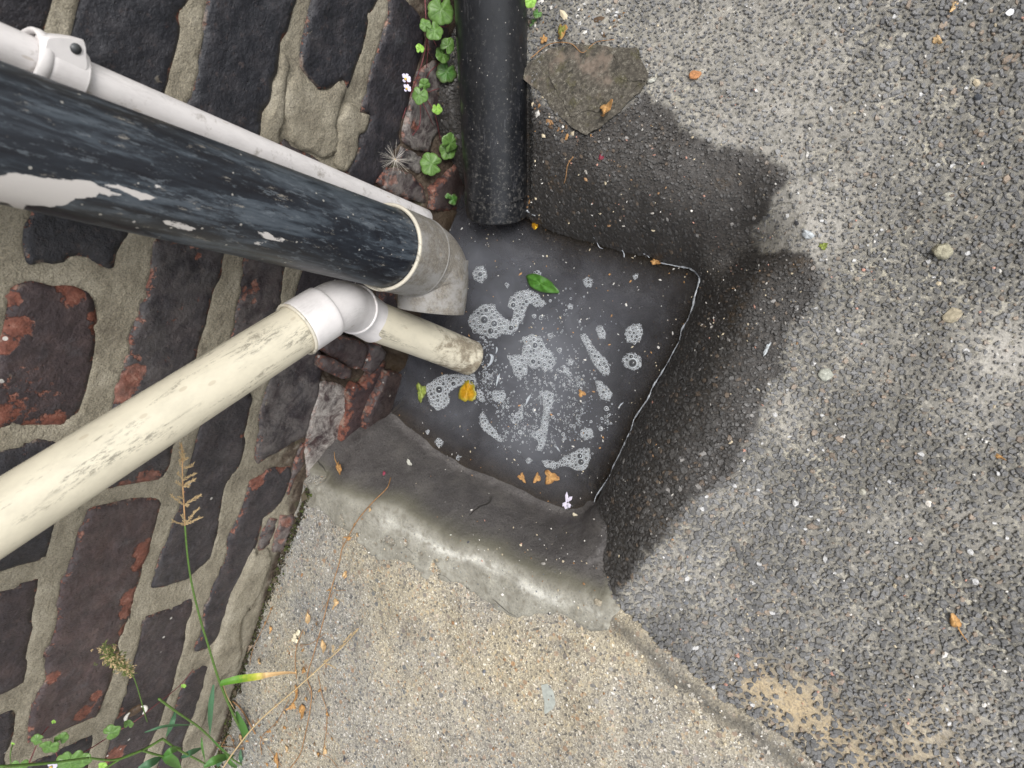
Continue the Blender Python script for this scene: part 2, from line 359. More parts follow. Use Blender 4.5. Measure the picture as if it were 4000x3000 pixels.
# ------------------------------------------------------------------ concrete slab
def concrete_mat():
    t = NT('exposed_concrete'); P = t.geo()
    vc = t.n('ShaderNodeTexVoronoi', {'Vector': P, 'Scale': 430.0}); vd = vc.outputs['Distance']
    sc = t.n('ShaderNodeSeparateColor', {0: vc.outputs['Color']}); r, g, b_ = sc.outputs
    grain = t.ramp(r, [(0, (.045, .045, .05)), (.10, (.10, .10, .105)), (.22, (.20, .19, .18)), (.42, (.30, .27, .23)), (.62, (.37, .34, .28)), (.8, (.46, .40, .29)), (.93, (.33, .20, .12)), (1, (.78, .77, .74))])
    v2 = t.n('ShaderNodeTexVoronoi', {'Vector': P, 'Scale': 1050.0}); s2 = t.n('ShaderNodeSeparateColor', {0: v2.outputs['Color']}).outputs[1]
    fine = t.ramp(s2, [(0, (.10, .095, .09)), (.3, (.24, .22, .19)), (.7, (.40, .37, .31)), (.92, (.52, .48, .40)), (1, (.85, .84, .8))])
    c = t.mix(t.sm(g, .25, .50), grain, fine); c = t.mix(.25, c, (.36, .34, .29)); c = t.mix(1.0, c, (1.03, 1.03, 1.03), 'MULTIPLY')
    v3 = t.n('ShaderNodeTexVoronoi', {'Vector': P, 'Scale': 120.0}); s3 = t.n('ShaderNodeSeparateColor', {0: v3.outputs['Color']}).outputs
    peb = t.math('MULTIPLY', t.sm(v3.outputs['Distance'], .36, .26), t.sm(s3[0], .80, .83))
    c = t.mix(peb, c, t.ramp(s3[1], [(0, (.16, .17, .18)), (.4, (.25, .22, .20)), (.7, (.36, .24, .15)), (1, (.30, .30, .30))]))
    big = t.noise(P, 7, 4, .6); c = t.mix(t.sm(big, .42, .66), c, t.mix(1.0, c, (1.18, 1.12, .98), 'MULTIPLY'))
    c = t.mix(t.math('MULTIPLY', t.sm(t.noise(P, 16, 5, .7), .50, .72), .75), c, t.mix(1.0, c, (.62, .62, .64), 'MULTIPLY'))
    grey = t.attr('grey'); c = t.mix(t.math('MULTIPLY', grey, .8), c, t.mix(1.0, c, (.72, .76, .82), 'MULTIPLY'))
    seam = t.attr('seam'); c = t.mix(t.math('MULTIPLY', seam, .85), c, t.mix(t.sm(t.noise(P, 90, 4, .7), .59, .65), (.095, .09, .08), (.60, .57, .52)))
    bm = t.bump(vd, .7, .0010); bm = t.bump(t.noise(P, 700, 4, .7), .7, .0012, bm); bm = t.bump(t.noise(P, 90, 3), .5, .003, bm)
    return t.pbr(c, .9, bm, .3)
M_CONC = concrete_mat()
Hs = H + .0035 * np.clip(sdn / .006, -2.5, 1) + (fbm(X, Y, 12, 3, 41) - .5) * .004 + (fbm(X, Y, 300, 2, 42) - .5) * .0007
keep = (sdn > -.02)[GF].any(1)
GFs = GF[keep]; used = np.unique(GFs); rm = np.full(len(X), -1); rm[used] = np.arange(len(used))
edge_d = np.clip(1 - np.abs(sdn - .007) / .012, 0, 1) * sstep(SLAB[3][0] - .02, SLAB[4][0], X)
greym = sstep(.30, .02, X) * .9
slab = mesh_np('concrete_slab', np.stack([X, Y, Hs], 1)[used], rm[GFs], {'grey': (greym * (.5 + fbm(X, Y, 20, 3, 4)))[used], 'seam': edge_d[used]}, M_CONC)
tag(slab, 'weathered pale concrete slab with fine exposed aggregate beside the brick wall', kind='structure')

# ------------------------------------------------------------------ mortar fillet from slab down to the water
def fillet_mat():
    t = NT('gully_mortar'); P = t.geo(); wet_ = t.attr('wet'); cr = t.attr('crest'); n = t.noise(P, 35, 5, .7); nf = t.noise(P, 520, 4, .7)
    dry = t.ramp(n, [(.3, (.21, .20, .168)), (.5, (.28, .27, .232)), (.7, (.36, .35, .305))])
    dry = t.mix(t.math('MULTIPLY', cr, t.sm(t.noise(P, 18, 4, .7), .36, .6)), dry, (.60, .59, .54))
    dry = t.mix(t.sm(nf, .5, .68), dry, t.mix(1.0, dry, (1.3, 1.28, 1.2), 'MULTIPLY')); dry = t.mix(t.sm(nf, .46, .3), dry, t.mix(1.0, dry, (.6, .6, .58), 'MULTIPLY'))
    dry = t.mix(t.math('MULTIPLY', t.sm(t.noise(P, 130, 4, .7), .50, .66), .7), dry, (.19, .175, .14))
    dk = t.ramp(n, [(.25, (.056, .051, .050)), (.5, (.090, .083, .081)), (.75, (.135, .125, .115))])
    half = t.sm(t.math('ADD', wet_, t.math('MULTIPLY', t.math('SUBTRACT', nf, .5), .5)), .05, .5)
    dk = t.mix(t.sm(nf, .55, .72), dk, (.15, .145, .14)); dk = t.mix(t.sm(nf, .45, .32), dk, (.028, .027, .028)); c = t.mix(half, dry, t.mix(nf, (.085, .08, .06), (.20, .19, .145))); c = t.mix(t.sm(t.math('ADD', wet_, t.math('MULTIPLY', t.math('SUBTRACT', nf, .5), .35)), .35, .95), c, dk)
    # hairline cracks
    crk = t.vor(t.n('ShaderNodeMapping', {'Vector': t.n('ShaderNodeMix', {0: .03, 4: P, 5: t.noise(P, 14, 3, out='Color')}, data_type='VECTOR').outputs[1], 'Scale': (4, 9, 4)}).outputs[0], 1.0, feature='DISTANCE_TO_EDGE')
    cm = t.math('MULTIPLY', t.sm(crk, .006, .0015), t.sm(t.noise(P, 11, 2), .47, .56)); c = t.mix(t.math('MULTIPLY', cm, .75), c, (.035, .032, .028))
    h = t.math('SUBTRACT', t.math('ADD', nf, t.math('MULTIPLY', t.noise(P, 1100, 2), .6)), t.math('MULTIPLY', cm, 1.5))
    r = t.n('ShaderNodeMapRange', {0: wet_, 1: 0.0, 2: 1.0, 3: .92, 4: .5}).outputs[0]
    return t.pbr(c, r, t.bump(t.noise(P, 110, 4, .65), .5, .003, t.bump(h, .7, .0009)), .4)
M_FILL = fillet_mat()
fd = sdist(FILL, X, Y) + (fbm(X, Y, 24, 5, 61) - .5) * .034 * sstep(-.10, -.02, H * 1.0)
Hf = H + .0055 * np.clip(fd / .004, -2.5, 1) + (fbm(X, Y, 22, 3, 63) - .5) * .004
fx_w = sdist(WETP, X, Y) + (fbm(X, Y, 24, 4, 64) - .5) * .018
fwet = sstep(-.006, .034, fx_w); crest = np.exp(-((fx_w + .007) / .0055) ** 2) * sstep(.09, .17, X)
hole = 1 - 1.0 * (fbm(X, Y, 95, 3, 65) > .60) * (fx_w < -.014) * sstep(.24, .18, X)
Hf = np.where(hole < .5, Hf - .010, Hf)
keep = (fd > -.015)[GF].any(1); GFs = GF[keep]; used = np.unique(GFs); rm = np.full(len(X), -1); rm[used] = np.arange(len(used))
fil = mesh_np('mortar_fillet', np.stack([X, Y, Hf], 1)[used], rm[GFs], {'wet': fwet[used], 'crest': crest[used]}, M_FILL)
tag(fil, 'smooth mortar fillet sloping from the slab into the gully, stained dark below its pale crest', kind='structure')

TOPH = np.maximum(Ha, np.where(sdn > -.002, Hs, -9)); TOPH = np.maximum(TOPH, np.where(fd > -.002, Hf, -9)); TOPH = TOPH.reshape(len(gx), len(gy))
HG.update(x=gx.tolist(), y=gy.tolist(), t=TOPH.tolist())
# ------------------------------------------------------------------ water
def water_mat():
    t = NT('murky_water'); P = t.geo(); dp = t.attr('depth')
    n = t.noise(P, 9, 3, .55, 1.2); n2 = t.noise(P, 30, 4, .6, 2.0)
    cloud = t.math('ADD', t.math('MULTIPLY', n, .5), t.math('MULTIPLY', n2, .5))
    milk = t.attr('milk')
    c = t.ramp(cloud, [(.3, (.040, .040, .045)), (.5, (.088, .091, .106)), (.7, (.165, .170, .192))])
    c = t.mix(t.math('MULTIPLY', milk, .75), c, (.160, .168, .190))
    op = t.math('SUBTRACT', 1.0, t.math('EXPONENT', t.math('MULTIPLY', dp, -40.0)))
    op = t.math('MULTIPLY', op, t.math('ADD', t.math('MULTIPLY', milk, .42), .52), clamp=True)
    dif = t.n('ShaderNodeBsdfDiffuse', {'Color': c}).outputs[0]; tr_ = t.n('ShaderNodeBsdfTransparent', {'Color': (.66, .60, .52, 1)}).outputs[0]
    body = t.n('ShaderNodeMixShader', {0: op, 1: tr_, 2: dif}).outputs[0]
    bp = t.bump(t.noise(P, 34, 3, .5, 1.0), .22, .0022)
    gl = t.n('ShaderNodeBsdfGlossy', {'Color': (1, 1, 1, 1), 'Roughness': .04, 'Normal': bp}).outputs[0]
    fr = t.n('ShaderNodeFresnel', {'IOR': 1.33, 'Normal': bp}).outputs[0]
    o = t.n('ShaderNodeMixShader', {0: fr, 1: body, 2: gl}).outputs[0]; t.t.links.new(o, t.out.inputs[0]); return t.m
wx = np.arange(-.03, .36, .004); wy = np.arange(-.42, .16, .004); WX, WY = np.meshgrid(wx, wy, indexing='ij'); wX, wY = WX.ravel(), WY.ravel()
wH = hgt(wX, wY); keepw = (wH < WZ + .012)[grid_faces(len(wx), len(wy))].all(1)
milk = np.zeros_like(wX)
for fx, fy, r, a in ((1180,800,150,1.0),(1080,640,90,.8),(1150,950,110,.8),(1260,900,90,.7),(1290,600,80,.45),(1060,560,60,.6),(980,900,70,.5),(1030,560,70,.7),(1120,560,120,.6),(900,850,60,.4)):
    p = onz(*Zp('D', fx, fy), WZ); R = r * K / FPX * .74; milk = np.maximum(milk, a * np.exp(-((wX - p[0]) ** 2 + (wY - p[1]) ** 2) / R ** 2))
milk *= .6 + .8 * fbm(wX, wY, 28, 4, 71)
water = mesh_np('water', np.stack([wX, wY, np.full_like(wX, WZ)], 1), grid_faces(len(wx), len(wy))[keepw], {'depth': np.maximum(WZ - wH, 0), 'milk': np.clip(milk, 0, 1)}, water_mat())
tag(water, 'murky grey soapy water standing in the gully', kind='structure')
#==PART2==
# ================================================================== BRICK WALL
wall = empty('brick_wall', (0, 0, 0))
tag(wall, 'old wall of dark glazed bricks with smeared sandy mortar, chipped red at the edges', 'wall')

def mortar_mat():
    t = NT('wall_mortar'); P = t.geo(); low = t.attr('low'); n = t.noise(P, 28, 5, .65); nf = t.noise(P, 900, 4, .7)
    c = t.ramp(n, [(.28, (.18, .16, .125)), (.5, (.275, .25, .195)), (.72, (.37, .34, .275))])
    c = t.mix(t.sm(nf, .45, .75), c, t.mix(1.0, c, (1.6, 1.55, 1.45), 'MULTIPLY')); c = t.mix(t.sm(nf, .46, .30), c, t.mix(1.0, c, (.5, .48, .45), 'MULTIPLY')); c = t.mix(t.math('MULTIPLY', t.sm(t.noise(P, 75, 5, .75), .56, .70), .5), c, (.12, .105, .08))
    lc = t.ramp(t.noise(P, 70, 4, .7), [(.3, (.035, .026, .020)), (.5, (.085, .062, .045)), (.62, (.16, .13, .10)), (.75, (.26, .24, .21))])
    c = t.mix(t.sm(t.math('ADD', low, t.math('MULTIPLY', t.math('SUBTRACT', t.noise(P, 45, 4), .5), .7)), .3, .7), c, lc)
    wt = t.attr('wet'); c = t.mix(wt, c, t.mix(t.noise(P, 60, 4, .7), (.014, .012, .010), (.075, .048, .025)))
    g = t.math('MULTIPLY', t.sm(t.noise(P, 38, 3), .60, .72), low); c = t.mix(t.math('MULTIPLY', g, .5), c, (.07, .08, .035))
    b = t.bump(nf, .9, .0010, t.bump(t.noise(P, 170, 5, .65), .9, .004))
    return t.pbr(c, t.n('ShaderNodeMapRange', {0: wt, 1: 0.0, 2: 1.0, 3: .92, 4: .45}).outputs[0], b, .3)
M_MORT = mortar_mat()
def brick_mat():
    t = NT('glazed_brick'); P = t.geo(); tone, red, wht, wet_, edge, chip = [t.attr(k) for k in ('tone', 'red', 'wht', 'wet', 'edge', 'chip')]
    n = t.noise(P, 55, 5, .65); nf = t.noise(P, 420, 4, .7); nc = t.noise(P, 160, 5, .7)
    dark = t.ramp(n, [(.28, (.012, .014, .019)), (.5, (.022, .024, .030)), (.72, (.040, .040, .046))])
    purp = t.ramp(n, [(.28, (.036, .026, .028)), (.5, (.060, .040, .041)), (.72, (.098, .062, .058))])
    c = t.mix(tone, dark, purp)
    # worn grey-blue bloom and dust
    c = t.mix(t.math('MULTIPLY', t.sm(t.noise(P, 30, 6, .75), .54, .74), .5), c, (.095, .095, .105)); c = t.mix(t.math('MULTIPLY', t.sm(nc, .56, .70), .30), c, (.12, .085, .075)); c = t.mix(t.sm(nf, .45, .3), c, t.mix(1.0, c, (.5, .5, .5), 'MULTIPLY'))
    # red body where the face is worn off: near the arrises and in chips
    rc = t.ramp(nc, [(.3, (.075, .030, .022)), (.55, (.17, .058, .038)), (.72, (.27, .14, .105))])
    e = t.math('SUBTRACT', t.math('MULTIPLY', red, .0035), edge); e = t.math('ADD', t.math('MULTIPLY', e, 90.0), t.math('MULTIPLY', t.math('SUBTRACT', nc, .58), 3.4))
    scat = t.math('MULTIPLY', t.sm(t.noise(P, 75, 5, .75), .67, .70), t.math('MULTIPLY', red, .8), clamp=True)
    rm_ = t.math('MAXIMUM', t.sm(e, -.02, .12), scat); rm_ = t.math('MAXIMUM', rm_, t.sm(t.math('ADD', chip, t.math('MULTIPLY', t.math('SUBTRACT', nc, .5), .9)), .5, .6))
    c = t.mix(rm_, c, rc)
    cr_ = t.math('MULTIPLY', t.sm(edge, .0026, .0003), t.sm(t.noise(P, 42, 6, .8), .52, .62)); c = t.mix(t.math('MULTIPLY', cr_, .6), c, t.mix(nf, (.16, .11, .085), (.42, .33, .26)))
    # lime bloom
    wm = t.math('MULTIPLY', wht, t.sm(t.noise(P, 45, 5, .75, .5), .36, .64), clamp=True); c = t.mix(wm, c, t.mix(nf, (.22, .19, .17), (.58, .55, .51)))
    # thin mortar smears and small pale splashes
    sm_ = t.math('MULTIPLY', t.sm(t.noise(P, 34, 6, .8), .64, .70), .55); c = t.mix(t.math('MULTIPLY', sm_, t.sm(edge, .02, .004)), c, (.30, .26, .20))
    vs = t.n('ShaderNodeTexVoronoi', {'Vector': P, 'Scale': 95.0}); sr = t.n('ShaderNodeSeparateColor', {0: vs.outputs['Color']}).outputs
    spot = t.math('MULTIPLY', t.math('LESS_THAN', vs.outputs['Distance'], t.math('MULTIPLY', sr[1], .17)), t.math('GREATER_THAN', sr[0], t.math('SUBTRACT', 1.25, t.math('MULTIPLY', t.noise(P, 7, 2), 1.2))))
    c = t.mix(t.math('MULTIPLY', spot, .85), c, (.50, .49, .46))
    pits = t.vor(P, 210, 'Distance'); pm = t.math('MULTIPLY', t.sm(pits, .16, .08), t.sm(t.noise(P, 40, 2), .5, .6))
    c = t.mix(t.math('MULTIPLY', pm, .6), c, (.008, .008, .008))
    vp = t.n('ShaderNodeTexVoronoi', {'Vector': t.n('ShaderNodeMix', {0: .004, 4: P, 5: t.noise(P, 300, 2, out='Color')}, data_type='VECTOR').outputs[1], 'Scale': 62.0}); sp_ = t.n('ShaderNodeSeparateColor', {0: vp.outputs['Color']}).outputs
    hol = t.math('MULTIPLY', t.sm(vp.outputs['Distance'], t.math('MULTIPLY', sp_[1], .17), t.math('MULTIPLY', sp_[1], .07)), t.math('GREATER_THAN', sp_[0], .62)); c = t.mix(t.math('MULTIPLY', hol, .75), c, (.006, .006, .006)); pm = t.math('MAXIMUM', pm, t.math('MULTIPLY', hol, 1.6))
    c = t.mix(wet_, c, t.mix(1.0, c, (.45, .40, .36), 'MULTIPLY'))
    h = t.math('SUBTRACT', nf, t.math('MULTIPLY', rm_, 1.6)); h = t.math('SUBTRACT', h, t.math('MULTIPLY', pm, 1.5))
    b = t.bump(h, .8, .0007, t.bump(t.noise(P, 120, 5, .62), .8, .0030))
    r0 = t.math('ADD', t.math('MULTIPLY', nf, .40), .26); r0 = t.math('SUBTRACT', t.math('ADD', r0, t.math('MULTIPLY', rm_, .25)), t.math('MULTIPLY', wet_, .15))
    return t.pbr(c, r0, b, .45)
M_BRICK = brick_mat()
CHIPS = [onx(*Zp(*c[:3]))[1:].tolist() + [c[3] / FPX * .48, c[4]] for c in [
    ('c', 560, 680, 75, .75), ('c', 470, 655, 40, .7), ('c', 75, 735, 40, .9), ('c', 125, 950, 60, .9), ('c', 738, 870, 45, .8), ('c', 735, 960, 40, .8), ('c', 20, 1090, 60, .8),
    ('c', 200, 1500, 240, .50), ('c', 60, 1620, 80, .7), ('e', 430, 120, 80, .8), ('e', 220, 130, 50, .7), ('e', 20, 30, 120, .6),
    ('a', 1425, 140, 40, .8), ('b', 425, 310, 40, .9), ('c', 975, 1400, 75, .95), ('c', 1050, 1310, 60, .9), ('c', 925, 1500, 50, .8), ('c', 1065, 1195, 30, .7),
    ('c', 1330, 900, 55, .55), ('c', 1400, 780, 50, .45), ('c', 1690, 680, 40, .7), ('c', 1640, 830, 40, .7), ('c', 1560, 1130, 60, .7), ('c', 1770, 430, 40, .7), ('c', 1540, 400, 25, .8),
    ('e', 1120, 1080, 75, .9), ('e', 1090, 1200, 60, .85), ('e', 1020, 1450, 70, .95), ('e', 985, 1560, 55, .95), ('g', 975, 560, 50, .9), ('g', 640, 1220, 60, .8), ('g', 740, 1090, 55, .7), ('g', 400, 940, 50, .8), ('g', 240, 1500, 50, .7), ('g', 320, 810, 50, .6),
    ('e', 1140, 540, 90, .75), ('e', 960, 590, 60, .7), ('g', 900, 1560, 80, .8), ('g', 1230, 1420, 60, .5), ('g', 940, 1230, 60, .6),
    ('d', 190, 240, 60, .62), ('d', 110, 290, 60, .62), ('d', 170, 350, 40, .6), ('d', 120, 490, 35, .5), ('b', 1360, 930, 30, .8), ('b', 1335, 1050, 30, .7), ('b', 1220, 1390, 60, .7), ('b', 1420, 960, 80, .6),
    ('f', 600, 560, 80, .7), ('f', 800, 440, 70, .7), ('f', 970, 330, 60, .8), ('f', 930, 520, 50, .8), ('f', 1190, 330, 70, .85), ('f', 1170, 460, 70, .85), ('f', 1250, 120, 60, .7), ('f', 820, 870, 60, .8), ('f', 900, 900, 60, .7), ('f', 780, 1010, 40, .7), ('g', 1590, 100, 50, .6), ('g', 1560, 640, 30, .6), ('f', 490, 200, 30, .7)]]
def resample(P, step):
    P = np.asarray(P, float); Q = np.vstack([P, P[:1]]); L = np.r_[0, np.cumsum(np.linalg.norm(np.diff(Q, axis=0), axis=1))]
    n = max(8, int(L[-1] / step)); s = np.linspace(0, L[-1], n, endpoint=False)
    return np.stack([np.interp(s, L, Q[:, 0]), np.interp(s, L, Q[:, 1])], 1)
def slab_mesh(poly2, step=.0042, rag=.0016, seed=0, thick=.012, relief=None, edge_drop=.0016):
    """irregular flat-ish piece: plan polygon (2D) -> verts with height (3rd column), faces, edge distance"""
    R = resample(poly2, .0022); c = R.mean(0)
    nrm2 = np.roll(R, -1, 0) - np.roll(R, 1, 0); nrm2 = np.stack([nrm2[:, 1], -nrm2[:, 0]], 1); nrm2 /= np.linalg.norm(nrm2, axis=1)[:, None] + 1e-9
    R = R + nrm2 * ((fbm(R[:, 0], R[:, 1], 130, 3, seed) - .5) * 2 * rag)[:, None]
    lo, hi = R.min(0), R.max(0); gx_, gy_ = np.meshgrid(np.arange(lo[0], hi[0], step), np.arange(lo[1], hi[1], step), indexing='ij')
    gx_ = gx_.ravel() + rng.uniform(-.3, .3, gx_.size) * step; gy_ = gy_.ravel() + rng.uniform(-.3, .3, gy_.size) * step
    d = sdist(R, gx_, gy_); k = d > step * .55; inner = np.stack([gx_[k], gy_[k]], 1)
    # a close ring just inside the outline makes the arris
    pts = [Vector(p) for p in R] + [Vector(p) for p in inner]; n = len(R)
    vs, _, fs, ov, _, _ = geometry.delaunay_2d_cdt(pts, [(i, (i + 1) % n) for i in range(n)], [], 1, 1e-6)
    P = np.array([list(v) for v in vs]); E_ = sdist(R, P[:, 0], P[:, 1]); E_ = np.maximum(E_, 0)
    h = (fbm(P[:, 0], P[:, 1], 60, 4, seed + 3) - .5) * .0030 + (fbm(P[:, 0], P[:, 1], 14, 2, seed + 9) - .5) * .004 - edge_drop * np.exp(-E_ / .0016)
    if relief is not None: h = h + relief(P[:, 0], P[:, 1])
    V = np.concatenate([P, h[:, None]], 1); F = [tuple(f) for f in fs]
    m = len(V); low = []; idx = {}
    for i, src in enumerate(ov):
        for s_ in src:
            if s_ < n: idx[s_] = i
    ring = [idx.get(i) for i in range(n)]; ring = [r for r in ring if r is not None]
    lowv = V[ring].copy(); lowv[:, 2] -= thick; V = np.vstack([V, lowv]); q = len(ring)
    area = sum(V[ring[i], 0] * V[ring[(i + 1) % q], 1] - V[ring[(i + 1) % q], 0] * V[ring[i], 1] for i in range(q))
    for i in range(q):
        j = (i + 1) % q; f = (ring[i], m + i, m + j, ring[j]); F.append(f if area > 0 else f[::-1])
    return V, F, np.r_[E_, np.zeros(q)]
def make_brick(pts, x0=.002, tone=.2, red=.5, wht=0.0, wet=0.0, seed=0, name='brick', rag=.0016):
    P = np.array([onx(x, y, x0)[1:] for x, y in pts]); V, F, Ed = slab_mesh(P, seed=seed, rag=rag)
    ch = np.zeros(len(V))
    for cy, cz, r, a in CHIPS: ch = np.maximum(ch, a * np.exp(-(((V[:, 0] - cy) ** 2 + (V[:, 1] - cz) ** 2) / (r * r)) ** 1.3))
    W = np.stack([x0 + V[:, 2] - ch * .0016, V[:, 0], V[:, 1]], 1); o = np.array([x0, P[:, 0].mean(), P[:, 1].mean()])
    F = [f for f in F]
    k = len(W)
    wetv = np.clip(wet + sstep(-.035, -.075, V[:, 1]) * .85, 0, 1)
    ob = mesh_np(name, W - o, F, {'tone': np.full(k, tone), 'red': np.full(k, red), 'wht': np.full(k, wht), 'wet': wetv, 'edge': Ed, 'chip': ch}, M_BRICK, wall)
    ob.location = o; return ob
